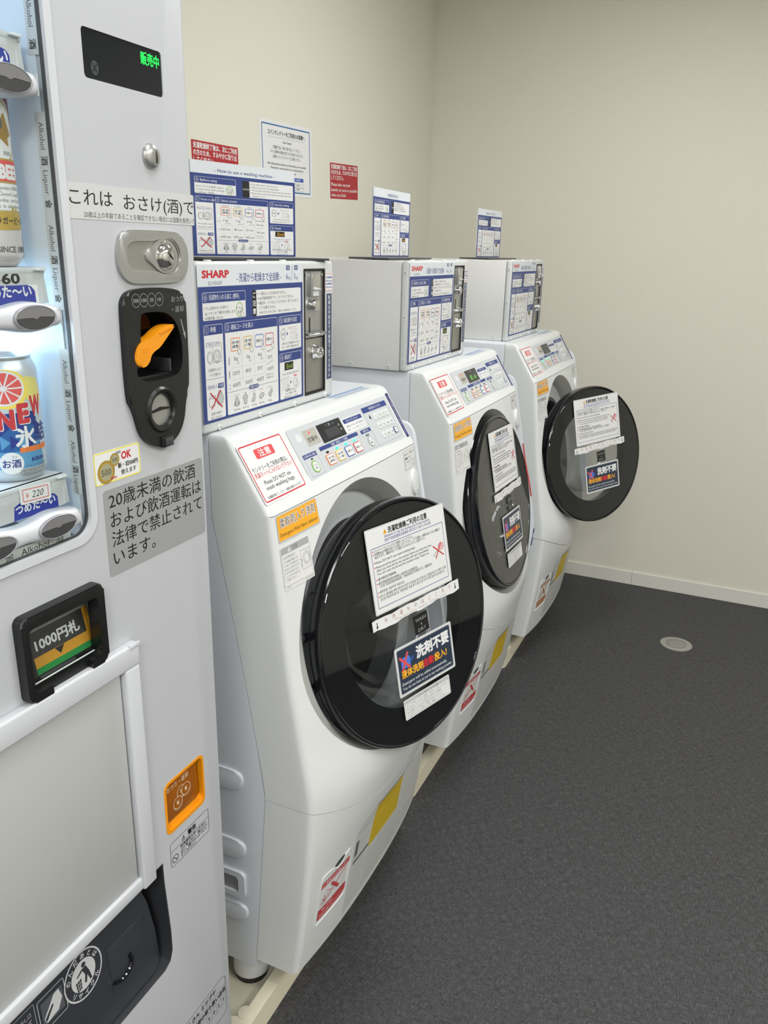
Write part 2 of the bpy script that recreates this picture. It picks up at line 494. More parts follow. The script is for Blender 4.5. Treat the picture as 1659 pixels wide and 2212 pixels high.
# ------------------------------------------------------------------ vending machine
VX = -0.6
VY0, VY1, VTOP = -0.36, 0.797, 1.83
vm = root('vending_machine', (VX-.36, .22, 0), 'white drinks vending machine with lit can display and black coin slot', 'vending machine')
FX = f_x(VX)
def prismB(pts, d0, d1, m=W, bev=0.0):
    b = Builder(); b.prism(pts, FX, d0, d1, m, bev); return b
COIN = [(.662, 1.335), (.664, 1.346), (.674, 1.3545), (.700, 1.3565), (.730, 1.356), (.755, 1.3525), (.7645, 1.345), (.766, 1.335), (.7645, 1.242), (.756, 1.228), (.7525, 1.208), (.743, 1.192), (.725, 1.1815), (.708, 1.1805), (.690, 1.1875), (.677, 1.2005), (.6715, 1.222), (.667, 1.233), (.661, 1.2415)]
COINW = smooth_poly([(.686, 1.328), (.690, 1.3325), (.712, 1.333), (.735, 1.330), (.750, 1.316), (.757, 1.291), (.754, 1.266), (.744, 1.2575), (.715, 1.2555), (.690, 1.2555), (.677, 1.262), (.6735, 1.272), (.682, 1.276)], 2)
FLAP = [(.10, .4615), (.652, .4615), (.664, .468), (.6695, .482), (.6695, .515), (.664, .60), (.6635, .6315), (.10, .6315)]
AMB = rr(.6755, .663, .758, .742, .010)
B = Builder()
B.box((VX-.73, VY0, 0.0), (VX, VY1, VTOP), VW, .007, 3)
cab = B.done('cabinet', vm)
cuts = [prismB(rr(-.30, 1.111, .598, 1.72, .022), -.16, .02),
        prismB(rr(.4885, .973, .594, 1.057, .006), -.05, .02),
        prismB(smooth_poly(COIN, 1), -.05, .02) if False else prismB(COINW, -.045, .02),
        prismB(AMB, -.04, .02),
        prismB(FLAP, -.12, .02),
        prismB(rr(.642, 1.547, .7545, 1.5895, .004), -.003, .02)]
boolean_cut(cab, cuts)
# lining of the lit display
B = Builder()
x0, x1 = VX-.159, VX-.012
B.box((x0-.001, -.30, 1.112), (x0+.001, .5975, 1.719), INNER)
B.box((x0, .5965, 1.112), (x1, .5978, 1.719), INNER)
B.box((x0, -.2998, 1.112), (x1, -.2985, 1.719), INNER)
B.box((x0, -.2985, 1.7175), (x1, .5965, 1.719), INNER)
B.box((x0, -.2985, 1.1112), (x1, .5965, 1.1125), DGREY)
B.done('display_lining', vm)
B = Builder()
o_ = rr(-.308, 1.1035, .6055, 1.7275, .028, 8); i_ = rr(-.299, 1.1125, .5965, 1.7185, .021, 8)
B.ringprism(o_, i_, FX, -.006, .0022, VT)
B.done('window_trim', vm)
B = Builder()
B.ringprism(rr(-.2992, 1.1123, .5968, 1.7187, .021, 8), rr(-.2980, 1.1135, .5957, 1.7175, .0205, 8), FX, -.006, -.002, RUBBER)
B.done('window_gasket', vm)
B = Builder(); B.prism(rr(-.2985, 1.113, .596, 1.718, .02, 8), FX, -.0052, -.0036, GLASS); B.done('window_pane', vm)
# lamp tubes inside the display
for (ya, yb, z, xx) in ((-.28, .50, 1.700, VX-.03), (-.28, .585, 1.300, VX-.10)):
    B = Builder(); B.cyl((xx, ya, z), (xx, yb, z), .008, TUBE if z < 1.5 else TUBE2, 12); o = B.done('light_tube', vm)
B = Builder(); B.cyl((VX-.03, -.27, 1.14), (VX-.03, -.27, 1.69), .008, TUBE2, 12); B.done('light_tube', vm)

# selection bars with oval buttons
def sel_bar(zc, ytop):
    B = Builder(); k = B.mi(VT)
    ys = [-.29+i*(.5885+.29)/150 for i in range(151)]
    rings = []
    for y in ys:
        ph = (y-.551)/.0745*2*math.pi
        hh = .0118+.0022*math.cos(ph)
        dep = .0165+.001*math.cos(ph)
        e = (.5885-y)
        if e < .007:
            f = math.sqrt(max(0.0, 1-((.007-e)/.007)**2)); hh *= .72+.28*f; dep *= .45+.55*f
        ring = []
        for j in range(17):
            a = math.pi*(j/16)-math.pi/2
            ca, sa = math.cos(a), math.sin(a)
            ring.append(B.bm.verts.new((VX-.014+dep*math.copysign(abs(ca)**.55, ca), y, zc+hh*math.copysign(abs(sa)**.75, sa))))
        rings.append(ring)
    for a, b in zip(rings[:-1], rings[1:]):
        for j in range(16):
            f = B.bm.faces.new([a[j], a[j+1], b[j+1], b[j]]); f.material_index = k
        f = B.bm.faces.new([a[16], a[0], b[0], b[16]]); f.material_index = k
    for rg in (rings[0][::-1], rings[-1]):
        f = B.bm.faces.new(rg); f.material_index = k
    # joint line of the end cap
    B.box((VX+.0006, .5825, zc-.0085), (VX+.0022, .583, zc+.0085), LGREY)
    o = B.done('selection_bar', vm, ang=50)
    for yb in (.551, .4765):
        B = Builder()
        q = Matrix(((0, 0, 1, VX+.0018), (1, 0, 0, yb), (0, 1, 0, zc), (0, 0, 0, 1)))
        B.lathe([(.0243, 0), (.0243, .0022), (.0228, .003), (.0222, .0022)], q @ Matrix.Diagonal((1, .47, 1, 1)), mat('bezel_grey', (150, 150, 156), .3), 40)
        up_ = [(yb+.0222*math.cos(t), zc+.0104*math.sin(t)) for t in [math.pi*i/20 for i in range(21)]]
        edge = [(yb-.0216, zc-.0010), (yb-.012, zc+.0004), (yb-.004, zc+.0002), (yb, zc-.0012), (yb+.005, zc+.0009), (yb+.0216, zc+.0012)]
        B.prism([(yb+.0222, zc)]+up_[1:20]+[(yb-.0222, zc)]+edge[1:-1], FX, .0025, .0044, BTNG)
        lo = [(yb+.0222*math.cos(t), zc+.0104*math.sin(t)) for t in [math.pi+math.pi*i/20 for i in range(21)]]
        B.prism(lo+edge[::-1][1:-1], FX, .0025, .0041, BTND)
        B.done('oval_button', o)
    return o
for z in (1.5300, 1.3345, 1.1335): sel_bar(z, .59)

# shelves with price holders
def shelf(z0, z1, price):
    B = Builder()
    B.box((VX-.105, .492, z1-.006), (VX-.014, .5845, z1), LGREY, .0015)
    B.prism([(.492, z0), (.5868, z0), (.5835, z1), (.492, z1)], FX, -.020, -.0155, LGREY, .001)
    B.box((VX-.0155, .570, z1-.003), (VX-.010, .582, z1-.0005), W, .0006)
    o = B.done('can_shelf', vm)
    a = Art()
    h = z1-z0
    if price == '360':
        a.rect(.505, z0+h*.55, .5615, z0+h*.92, PAPER2)
        a.text('¥', .5185, z0+h*.70, .008, INK, bold=.02); a.span('360', .524, .5545, z0+h*.715, .0125, INK, bold=.035)
        a.rect(.49, z0, .5735, z0+h*.53, PAPER)
    else:
        a.rect(.495, z0, .577, z0+h*.6, PAPER2)
    yb = .5705
    a.poly([(.515, z0), (yb, z0), (yb-.0005, z0+h*.34), (yb-.004, z0+h*.46), (yb-.009, z0+h*.5), (.523, z0+h*.5), (.517, z0+h*.42)] if price != '360' else [(.49, z0), (yb, z0), (yb-.0005, z0+h*.36), (yb-.004, z0+h*.48), (yb-.009, z0+h*.53), (.49, z0+h*.53)], DKBLUE)
    if price == '360': a.span('つめた〜い', .510, .566, z0+h*.36, .0115, PAPER, bold=.03)
    elif price == '': a.text('い', .563, z0+h*.28, .0125, PAPER, bold=.03); a.text('つめた〜', .536, z0+h*.28, .0115, PAPER, bold=.03)
    else: a.span('つめた〜い', .518, .567, z0+h*.30, .0105, PAPER, bold=.03)
    a.build('price_card', o, FX, base=rr(.493, z0+.0005, .580, z1-.004, .001), thick=.001, bmat=LGREY, lift=-.0145)
    if price == '220':
        a = Art(); a.frame(.527, z0+h*.47, .5585, z0+h*.86, .0008, PINK, r=.001)
        a.text('¥', .5325, z0+h*.66, .007, PINK); a.text('220', .5455, z0+h*.67, .0095, INK, shear=.3)
        sk = lambda u, v, d: (VX+d, u, v-.06*(u-.543))
        a.build('price_sticker', o, sk, base=rr(.524, z0+h*.40, .5615, z0+h*.93, .0015), thick=.0006, bmat=PAPER, lift=-.0132)
    return o
shelf(1.345, 1.378, '360'); shelf(1.1462, 1.178, '220'); shelf(1.5425, 1.570, '')

# strips of warning tape on the inner side wall and along the sill
FS = f_ny(.5963)
def tape(z_top, z_bot, words):
    a = Art(); xc = VX-.0130
    for wd, z in words:
        L = {'Alkohol': .0232, 'Liquor': .0212, '酒': .0090, '술': .0090}[wd]
        if len(wd) > 1: a.text(wd, xc, z-L/2, .0085, INKG, w=L, rot=-math.pi/2, bold=.01)
        else: a.text(wd, xc, z-L/2, .0085, INK, rot=-math.pi/2, bold=.02)
    a.build('warning_tape', vm, FS, base=[(xc-.0062, z_bot), (xc+.0062, z_bot), (xc+.0062, z_top), (xc-.0062, z_top)], thick=.0002, bmat=TAPE, lift=.0002)
TW = [('Alkohol', .0232), ('酒', .0090), ('Liquor', .0212), ('술', .0090)]
tape(1.716, 1.5570, [('Liquor', 1.660), ('술', 1.627), ('Alkohol', 1.602), ('酒', 1.570)])
tape(1.5115, 1.3385, [('Alkohol', 1.5035), ('酒', 1.4755), ('Liquor', 1.4630), ('술', 1.4385), ('Alkohol', 1.4155), ('酒', 1.3890), ('Liquor', 1.3770), ('술', 1.3535)])
tape(1.3010, 1.1520, [('Alkohol', 1.2905), ('酒', 1.2620), ('Liquor', 1.2495), ('술', 1.2265), ('Alkohol', 1.2090), ('酒', 1.1835), ('Liquor', 1.1730)])
a = Art()
y = .566
for wd in ['酒', 'Alkohol', '술', 'Liquor', '酒', 'Alkohol', '술', 'Liquor']:
    L = {'Alkohol': .034, 'Liquor': .029, '酒': .010, '술': .010}[wd]
    a.text(wd, y-L/2, 1.1163, .0095, INK, w=L); y -= L+.009
a.build('warning_tape', vm, f_x(VX-.008), base=[(.33, 1.1118), (.576, 1.1118), (.576, 1.1215), (.33, 1.1215)], thick=.0004, bmat=TAPE)

# status display
B = Builder(); B.prism(rr(.642, 1.547, .7545, 1.5895, .0038), FX, -.0029, -.0012, SCREEN)
dsp = B.done('status_display', vm)
a = Art()
a.span('販売中', .7235, .7515, 1.5790, .0125, LEDG, bold=.012)
a.build('lit_text', dsp, FX, lift=-.0011)
a = Art(); a.circ(.6575, 1.5575, .0052, mat('faint_mark', (58, 61, 66), .4), ry=.0062)
for an in (45, 135): a.line(.6575-.004*math.cos(math.radians(an)), 1.5575-.005*math.sin(math.radians(an)), .6575+.004*math.cos(math.radians(an)), 1.5575+.005*math.sin(math.radians(an)), .0009, SCREEN)
a.build('screen_mark', dsp, FX, lift=-.0011)
# key knob
q = Matrix(((0, 0, 1, VX), (1, 0, 0, .7275), (0, 1, 0, 1.488), (0, 0, 0, 1)))
B = Builder(); B.lathe([(.0127, 0), (.0127, .001), (.0118, .0035), (.009, .0055), (.005, .0065), (0, .0068)], q, STEEL, 40)
B.tube([(VX+.0047, .7300, 1.4955), (VX+.0066, .7296, 1.4905), (VX+.0070, .7296, 1.4870), (VX+.0062, .7300, 1.4815)], .0010, INK, 6); B.done('key_knob', vm)
# "this is alcohol" label
a = Art()
a.span('これは', .6085, .6660, 1.4418, .0165, INK, bold=.004); a.span('おさけ(酒)です', .6815, .817, 1.4405, .0165, INK, bold=.004)
a.span('20歳以上の年齢であることを確認できない場合には酒類を販売いたしません', .6252, .821, 1.4265, .0062, INK)
a.V = [(min(v[0], .7962), v[1], v[2]) for v in a.V]
a.build('age_label', vm, FX, base=rr(.6015, 1.4222, .7966, 1.4545, .002), thick=.0003, bmat=mat('label_clear_white', (200, 201, 202), .35), lift=.0004)
# stainless handle plate
HP = smooth_poly([(.664, 1.398), (.6705, 1.412), (.684, 1.4148), (.752, 1.4148), (.767, 1.412), (.7765, 1.400), (.7775, 1.381), (.7715, 1.366), (.760, 1.3605), (.690, 1.3605), (.6765, 1.363), (.6665, 1.372), (.663, 1.384)], 2)
HI = smooth_poly([(.6765, 1.397), (.681, 1.403), (.694, 1.405), (.722, 1.405), (.731, 1.4075), (.748, 1.4085), (.7595, 1.402), (.7655, 1.390), (.7600, 1.376), (.749, 1.3685), (.734, 1.368), (.722, 1.3725), (.692, 1.3728), (.680, 1.3755), (.6755, 1.384)], 2)
B = Builder(); B.prism(HP, FX, -.001, .004, STEEL, .0018)
hp = B.done('handle_plate', vm)
boolean_cut(hp, [prismB(HI, .0012, .02)])
B = Builder(); B.prism(HI, FX, .0008, .0013, STEELD)
o_ = [(p[0], p[1]) for p in HI]; i_ = [(.72+(p[0]-.72)*.955, 1.3885+(p[1]-1.3885)*.93) for p in HI]
B.ringprism(o_, i_, FX, .0012, .0030, CHROME)
B.done('handle_recess', hp)
B = Builder()
wg = smooth_poly([(.707, 1.3935), (.716, 1.398), (.7265, 1.4055), (.742, 1.407), (.755, 1.401), (.7605, 1.389), (.755, 1.376), (.742, 1.3695), (.7265, 1.3725), (.716, 1.381), (.707, 1.3845)], 2)
B.prism(wg, FX, .001, .0036, STEEL, .001); B.done('turn_handle', hp)
q = Matrix(((0, 0, 1, VX), (1, 0, 0, .7382), (0, 1, 0, 1.3886), (0, 0, 0, 1)))
B = Builder(); B.lathe([(.0158, .003), (.0150, .0045), (.0135, .0042), (.0125, .0040), (.0118, .0068), (.010, .0088), (.005, .0104), (0, .0108)], q, CHROME, 40)
B.tube([(VX+.0095, .7352, 1.3925), (VX+.0105, .7380, 1.3890), (VX+.0095, .7425, 1.3855)], .0013, INK, 6)
B.done('lock_cylinder', hp)

# coin unit
B = Builder(); B.prism(smooth_poly(COIN, 2), FX, -.002, .0065, BLACK, .0028, seg=3)
cu = B.done('coin_unit', vm)
q = Matrix(((0, 0, 1, VX), (1, 0, 0, .7129), (0, 1, 0, 1.2235), (0, 0, 0, 1)))
b2 = Builder(); b2.lathe([(0, .0005), (.0178, .0005), (.0188, .02), (0, .02)], q, BLACK, 40)
boolean_cut(cu, [prismB(COINW, -.02, .03), b2])
B = Builder()
n = len(COINW); inn = [(.7155+(p[0]-.7155)*.96, 1.294+(p[1]-1.294)*.96) for p in COINW]
B.ringprism(COINW, inn, FX, -.044, .0066, BLACK)
B.prism(COINW, FX, -.0445, -.042, BLACK)
B.box((VX-.042, .676, 1.2562), (VX-.004, .7535, 1.262), BLACK, .001)
B.box((VX-.035, .7425, 1.262), (VX-.003, .7455, 1.277), DGREY, .001)
B.box((VX-.042, .69, 1.309), (VX-.03, .745, 1.331), mat('coin_chute_brown', (96, 52, 12), .3))
B.done('coin_recess', cu)
lev = smooth_poly([(.6735, 1.288), (.6745, 1.279), (.681, 1.2740), (.6895, 1.2745), (.696, 1.2795), (.6985, 1.2855), (.704, 1.2895), (.7135, 1.2925), (.727, 1.303), (.7425, 1.3150), (.7395, 1.3162), (.726, 1.3160), (.7125, 1.3110), (.703, 1.3050), (.690, 1.3025), (.680, 1.2985)], 2)
B = Builder(); B.prism(lev, FX, -.005, .0085, AMBER, .003, seg=3)
B.cyl((VX-.04, .684, 1.2835), (VX-.004, .684, 1.2835), .006, AMBER, 16)
for k in range(6): B.cyl((VX+.0075, .7155+.0038*k, 1.3085+.0009*k), (VX+.0095, .7155+.0038*k, 1.3085+.0009*k), .0016, AMBER, 8)
for k in range(8): B.cyl((VX+.0080, .6865+.0024*(k % 4), 1.2935-.003*(k//4)), (VX+.0090, .6865+.0024*(k % 4), 1.2935-.003*(k//4)), .0007, AMBER, 6)
B.done('return_lever', cu)
B = Builder(); B.lathe([(.0265, .0062), (.0235, .0092), (.0202, .0085), (.0186, .0055)], q, BLACK, 44); B.done('slot_surround', cu)
B = Builder(); B.lathe([(.0186, .0012), (.0180, .0030), (0, .0034)], q, STEEL, 40)
B.prism(smooth_poly([(.6972, 1.2236), (.7065, 1.2252), (.713, 1.2268), (.7195, 1.2256), (.7292, 1.2246), (.7290, 1.2222), (.715, 1.2226), (.6972, 1.2208)], 1), FX, .0032, .0038, INK)
B.done('coin_slot', cu)
B = Builder(); B.box((VX+.003, .7075, 1.1805), (VX+.0095, .7265, 1.1935), BLACK, .001); B.box((VX+.009, .7105, 1.1815), (VX+.0118, .7235, 1.1915), DGREY, .0012); B.done('slot_clip', cu)
a = Art(); TG = mat('print_light_grey', (150, 152, 152), .5)
for i, tx in enumerate(('500', '100', '50', '10')):
    cy = .6822+i*.0123; a.ring(cy, 1.3440, .0066, .0005, TG, ry=.0071); a.text(tx, cy, 1.344, .0052, TG, w=.0085 if i < 2 else .0058, bold=.02)
a.build('coin_value_marking', cu, FX, lift=.0067); a = Art()
a.span('おつり', .7395, .7600, 1.3430, .0072, TG); a.span('・返却', .7400, .7605, 1.3320, .0072, TG)
a.poly([(.7535, 1.3205), (.7548, 1.3210), (.7607, 1.3030), (.7592, 1.3018)], TG); a.poly([(.7572, 1.3045), (.7612, 1.3068), (.7612, 1.2980)], TG)
a.build('return_marking', cu, FX, lift=.0067)

# 500 yen sticker
a = Art()
a.frame(.6078, 1.1584, .6775, 1.1928, .0013, LEMON, r=.0035)
for (cx, cz, r) in ((.6247, 1.1706, .0128), (.6382, 1.1815, .0072)):
    a.circ(cx, cz, r, GOLD); a.ring(cx, cz, r*.93, r*.08, mat('print_gold_dark', (150, 125, 60), .4)); a.circ(cx, cz, r*.70, mat('print_coin_grey', (160, 158, 130), .4)); a.text('500', cx, cz, r*.75, mat('print_coin_dark', (110, 106, 80), .4), w=r*1.15, bold=.03)
a.text('OLD', .6445, 1.1885, .0036, INK, bold=.02); a.text('NEW', .6352, 1.1625, .0040, RED, bold=.02)
a.span('OK', .6485, .6640, 1.1838, .0115, RED, bold=.04)
a.span('新・旧500円', .6425, .6735, 1.1735, .0060, INK, bold=.02); a.span('使えます', .6465, .6705, 1.1655, .0060, INK, bold=.02)
a.build('coin_sticker', vm, FX, base=rr(.6074, 1.158, .6779, 1.1932, .004), thick=.0003, bmat=PAPER, lift=.0004)
# under-20 notice
a = Art()
for i, (tx, x_) in enumerate((('20歳未満の飲酒', .7735), ('および飲酒運転は', .7835), ('法律で禁止されて', .7835), ('います。', .6935))):
    a.span(tx, .6245, x_, 1.1375-.0218*i, .0195, INK, bold=.006)
a.build('age_notice', vm, FX, base=rr(.6172, 1.0530, .7882, 1.1510, .004), thick=.0003, bmat=mat('label_silver_grey', (152, 155, 157), .4), lift=.0004)

# banknote unit
B = Builder()
B.prism(rr(.4850, .9675, .5945, 1.0595, .008, 6), FX, -.004, .0115, BLACK, .0030, seg=3)
bu = B.done('banknote_unit', vm)
boolean_cut(bu, [prismB(rr(.4935, .9770, .5850, 1.0460, .006, 6), -.02, .03), prismB([(.515, .94), (.570, .94), (.570, .9772), (.515, .9772)], .004, .03)])
B = Builder(); B.box((VX-.049, .4890, .9735), (VX-.047, .5935, 1.0560), BLACK)
for k in range(5): B.box((VX-.047, .503+.0165*k, .9785), (VX-.004, .5042+.0165*k, .9805), BLACK)
B.box((VX-.047, .490, .9735), (VX-.001, .590, .9790), BLACK)
B.done('note_recess', bu)
a = Art()
a.rect(.4985, .990, .5815, .9965, mat('print_vivid_green', (24, 140, 66), .4)); a.rect(.4985, .9965, .5815, 1.033, mat('print_ochre', (206, 150, 40), .4)); a.rect(.4985, 1.0075, .5735, 1.033, mat('print_charcoal', (52, 52, 52), .5)); a.rect(.4985, 1.033, .5815, 1.037, GREY)
a.span('1000円札', .5035, .5655, 1.0185, .0135, PAPER, bold=.03)
a.poly([(.5265, 1.0072), (.5400, 1.0072), (.5330, .9995)], INK)
tilt = lambda u, v, d: (VX-.016+(1.037-v)*.20+d, u, v)
a.V = [(.5525+(v[0]-.5400)*.96, 1.4-(1.4-v[1])*1.015, v[2]) for v in a.V]
a.build('note_label', bu, tilt, base=[(.5065, .980), (.5915, .980), (.5915, 1.0315), (.5065, 1.0315)], thick=.001, bmat=BLACK)
B = Builder(); pr = [(-.020, 1.0385), (-.012, 1.030), (-.004, 1.015), (.001, 1.000), (.003, .988), (.001, .9815)]
for (xa, za), (xb, zb) in zip(pr[:-1], pr[1:]):
    B.faces([(VX+xa, .4965, za), (VX+xa, .5835, za), (VX+xb, .5835, zb), (VX+xb, .4965, zb)], [(0, 1, 2, 3)], CLEAR)
B.tube([(VX+.001, .497, .9812), (VX+.001, .583, .9812)], .0009, mat('clear_edge', (200, 205, 205), .2), 6); B.tube([(VX-.020, .497, 1.039), (VX-.020, .583, 1.039)], .0013, GREY, 6)
B.done('note_cover', bu)

# poster frame + panel
B = Builder()
B.box((VX-.001, -.30, .9395), (VX+.012, .6405, .9680), VT, .003, 3)
B.box((VX-.001, .6165, .6315), (VX+.0115, .6400, .9400), VT, .003, 3)
B.box((VX-.001, -.30, .6315), (VX+.008, .6190, .6500), VT, .003, 3)
B.box((VX+.0095, .6240, .9630), (VX+.0128, .6412, .9688), VT, .001)
B.done('poster_frame', vm)
B = Builder(); B.box((VX-.001, -.30, .649), (VX+.0012, .6168, .941), INK); B.done('panel_gasket', vm)
B = Builder(); B.box((VX, -.30, .6495), (VX+.0035, .6147, .9395), PANELW, .0008); B.done('poster_panel', vm)

# change tray
B = Builder()
inn = rr(.6795, .668, .7545, .738, .008)
B.ringprism(AMB, inn, FX, -.030, .0005, AMBER)
B.prism(AMB, FX, -.0395, -.030, AMBER)
B.box((VX-.030, .678, .6665), (VX-.004, .756, .676), AMBER, .002)
ct = B.done('change_tray', vm)
B = Builder(); B.prism(rr(.6790, .679, .7490, .7410, .006), lambda u, v, d: (VX-.006+d-(v-.68)*.05, u, v), 0, .003, AMBERD, .0008); B.done('tray_flap', ct)
a = Art(); CRM = mat('print_cream', (226, 214, 190), .5)
a.span('おつり・返却', .6815, .7255, .7265, .0088, CRM)
for (cx, cz) in ((.7095, .7100), (.7000, .6980), (.7180, .7085)):
    a.circ(cx, cz, .0092, AMBERD, ry=.0085); a.ring(cx, cz, .0092, .0006, CRM, ry=.0085); a.ring(cx, cz-.0015, .0092, .0005, CRM, ry=.0085); a.circ(cx, cz, .0085, AMBERD, ry=.0079); a.text('¥', cx, cz, .0095, CRM, bold=.01)
a.build('tray_marking', ct, lambda u, v, d: (VX-.003+d-(v-.68)*.05, u+.0055, v-.002), lift=.0002)
# warning label
a = Art()
a.frame(.6795, .6095, .7628, .6480, .0006, INK, r=.004)
a.line(.6798, .6340, .7626, .6340, .0005, INK)
a.poly([(.704, .6362), (.7105, .6362), (.7072, .6435)], INK); a.poly([(.7055, .6369), (.7090, .6369), (.7072, .6412)], VW); a.line(.7072, .6375, .7072, .6400, .0007, INK)
a.span('警告', .7165, .7345, .6400, .0088, INK, bold=.03)
for i, tx in enumerate(('転倒事故を防ぐために、', '上に乗らない、揺さぶら', 'ない、傾けないようにし', 'てください。')):
    a.text(tx, .7000, .6300-.0053*i, .0050, INK, w=.0580 if i < 3 else .032, al='l', bold=.015)
a.ring(.6885, .6200, .0062, .0009, INK); a.line(.6848, .6238, .6922, .6162, .0009, INK)
a.build('warning_label', vm, FX, lift=.0003)
# pick-up flap
B = Builder(); B.prism(FLAP, FX, -.119, -.117, HOLE)
o_ = FLAP; i_ = [(.38+(p[0]-.38)*.994, .546+(p[1]-.546)*.985) for p in FLAP]
B.ringprism(o_, i_, FX, -.118, .0005, DGREY); B.done('flap_recess', vm)
B = Builder()
FP = [(.12, .467), (.642, .467), (.650, .474), (.653, .490), (.651, .530), (.644, .58), (.634, .615), (.625, .6300), (.12, .6300)]
fr_ = lambda u, v, d: (VX-.006-(v-.46)*.07+d, u, v)
B.prism(FP, fr_, -.004, 0, FLAPG, .0015)
B.prism([(.568, .505), (.632, .505), (.632, .57), (.568, .57)], fr_, 0, .0008, FLAPG, .0005)
B.tube([fr_(.585+.018*math.cos(t), .528+.016*math.sin(t), .002) for t in [math.radians(a_) for a_ in range(-150, 31, 20)]], .0028, BLACKG, 8)
fl = B.done('pickup_flap', vm)
a = Art(); LG = mat('print_silver', (196, 198, 200), .4)
a.circ(.5235, .5845, .0300, LG, ry=.0325); a.circ(.5235, .5845, .0280, FLAPG, ry=.0302); a.circ(.5235, .5845, .0190, LG, ry=.0205)
for i, ch in enumerate('のんだあとは'):
    an = math.radians(165-i*27); a.text(ch, .5235+.0234*math.cos(an), .5845+.0254*math.sin(an), .0078, LG, rot=an-math.pi/2, bold=.02)
for i, ch in enumerate('リサイクル'):
    an = math.radians(222+i*25); a.text(ch, .5235+.0234*math.cos(an), .5845+.0254*math.sin(an), .0078, LG, rot=an+math.pi/2, bold=.02)
D_ = FLAPG
a.circ(.5255, .5975, .0033, D_)
a.poly([(.5215, .5935), (.5285, .5940), (.5325, .5830), (.5350, .5700), (.5318, .5700), (.5290, .5800), (.5265, .5710), (.5235, .5720), (.5258, .5825)], D_)
a.poly([(.5215, .5935), (.5130, .5885), (.5140, .5868), (.5225, .5905)], D_)
bk = [(.5105, .5815), (.5195, .5830), (.5185, .5685), (.5120, .5675)]
a.poly(bk, D_)
for k in range(1, 3): a.line(.5105+.003*k, .582, .512+.0022*k, .568, .0005, LG)
for k in range(1, 3): a.line(.5105, .5815-.0045*k, .5195, .583-.0048*k, .0005, LG)
FS2 = lambda u, v, d: fr_(u+.006, v-.013, d)
a.build('recycle_sticker', fl, FS2, lift=.0004)
a = Art()
a.frame(.4570, .5640, .4960, .6080, .0008, LG, r=.003); a.rect(.461, .5705, .492, .6015, mat('print_dim', (80, 84, 90), .4)); a.poly([(.463, .5790), (.480, .5990), (.487, .6000), (.4905, .5860), (.483, .5740), (.466, .5715)], LG); a.poly([(.464, .5775), (.476, .5890), (.478, .5870), (.466, .5735)], FLAPG)
a.frame(.415, .564, .4535, .612, .0005, LG, r=.002)
for i, tx in enumerate(('商品取出し口', '手でおして', 'お取りください')): a.span(tx, .418, .448, .602-.009*i, .0062, LG)
a.build('flap_sticker', fl, FS2, lift=.0004)
# lower contact label
a = Art(); a.frame(.6735, .2500, .7820, .3270, .0006, INK, r=.010); a.line(.6740, .3080, .7818, .3080, .0004, INK); a.line(.6740, .2895, .7818, .2895, .0004, INK); a.line(.6740, .2720, .7818, .2720, .0004, INK)
a.span('くさん ミツブケ', .690, .757, .3165, .0098, INK, bold=.03, ); a.span('空容器用の取り扱い店名', .684, .780, .2990, .0098, INK, bold=.03)
for i, ch in enumerate('2305027'): a.text(ch, .700+.0125*i, .2805, .0088, INK, bold=.02)
for i in range(7): a.line(.694+.0125*i, .2720, .694+.0125*i, .2895, .0003, INK)
a.build('contact_label', vm, FX, lift=.0003)

# ------------------------------------------------------------------ cans on the display shelves
def can_body(t, c, zb, R, H, mbody):
    Mz = Matrix.Translation((c[0], c[1], zb))
    B = Builder()
    B.lathe([(R*.70, .004), (R*.74, 0), (R*.80, .0005), (R*.97, .007), (R, .011), (R, H-.017), (R*.97, H-.011), (R*.86, H-.003)], Mz, mbody, 64)
    B.done('can_body', t, ang=50)
    B = Builder(); B.lathe([(R*.86, H-.003), (R*.87, H), (R*.83, H), (R*.82, H-.004), (0, H-.004)], Mz, mat('can_aluminium', (200, 202, 204), .3, metal=.9), 48)
    B.box((c[0]-.004, c[1]-.008, zb+H-.0042), (c[0]+.004, c[1]+.010, zb+H-.003), CHROME, .0004); B.done('can_lid', t, ang=50)
def can_frame(c, R, zb, ang0):
    # u: arc length to the right, v: height
    return lambda u, v, d: (c[0]+(R+d)*math.cos(ang0+u/R), c[1]+(R+d)*math.sin(ang0+u/R), zb+v)
CC = (-.6505, .551); R = .0325; A0 = math.radians(-25)
uc = [('u', [-.05+.004*k for k in range(26)])]
# grapefruit can
zb = 1.1785; H = .1190
t = root('drink_can', (CC[0], CC[1], zb), 'blue and white grapefruit drink can with a red NEW on the lower shelf', 'can', 'display cans in the vending machine')
can_body(t, CC, zb, R, H, mat('can_ice_white', (206, 214, 222), .3, metal=.35))
a = Art()
CB = mat('can_blue', (30, 98, 170), .3, metal=.3); CB2 = mat('can_sky', (92, 160, 208), .3, metal=.3); CB3 = mat('can_deep_blue', (28, 50, 140), .3, metal=.3)
a.rect(-.055, .052, .021, .068, CB3); a.rect(-.055, .030, .0235, .053, CB); a.rect(-.055, .014, .0255, .031, CB2)
for k in range(9):
    x = -.05+.0085*k; a.poly([(x, .033), (x+.0085, .040), (x, .047)], CB3 if k % 2 else CB2); 
    a.poly([(x, .046), (x+.008, .053), (x, .060)], CB if k % 2 else CB3)
a.poly([(.012, .102), (.028, .098), (.036, .078), (.026, .070), (.012, .080)], mat('print_pale_lemon', (226, 214, 120), .4)); a.circ(-.006, .0905, .0205, mat('print_peel', (240, 214, 90), .4), ry=.0185); a.circ(-.008, .0915, .0188, PAPER, ry=.0165); FL = mat('print_grapefruit', (222, 84, 80), .4)
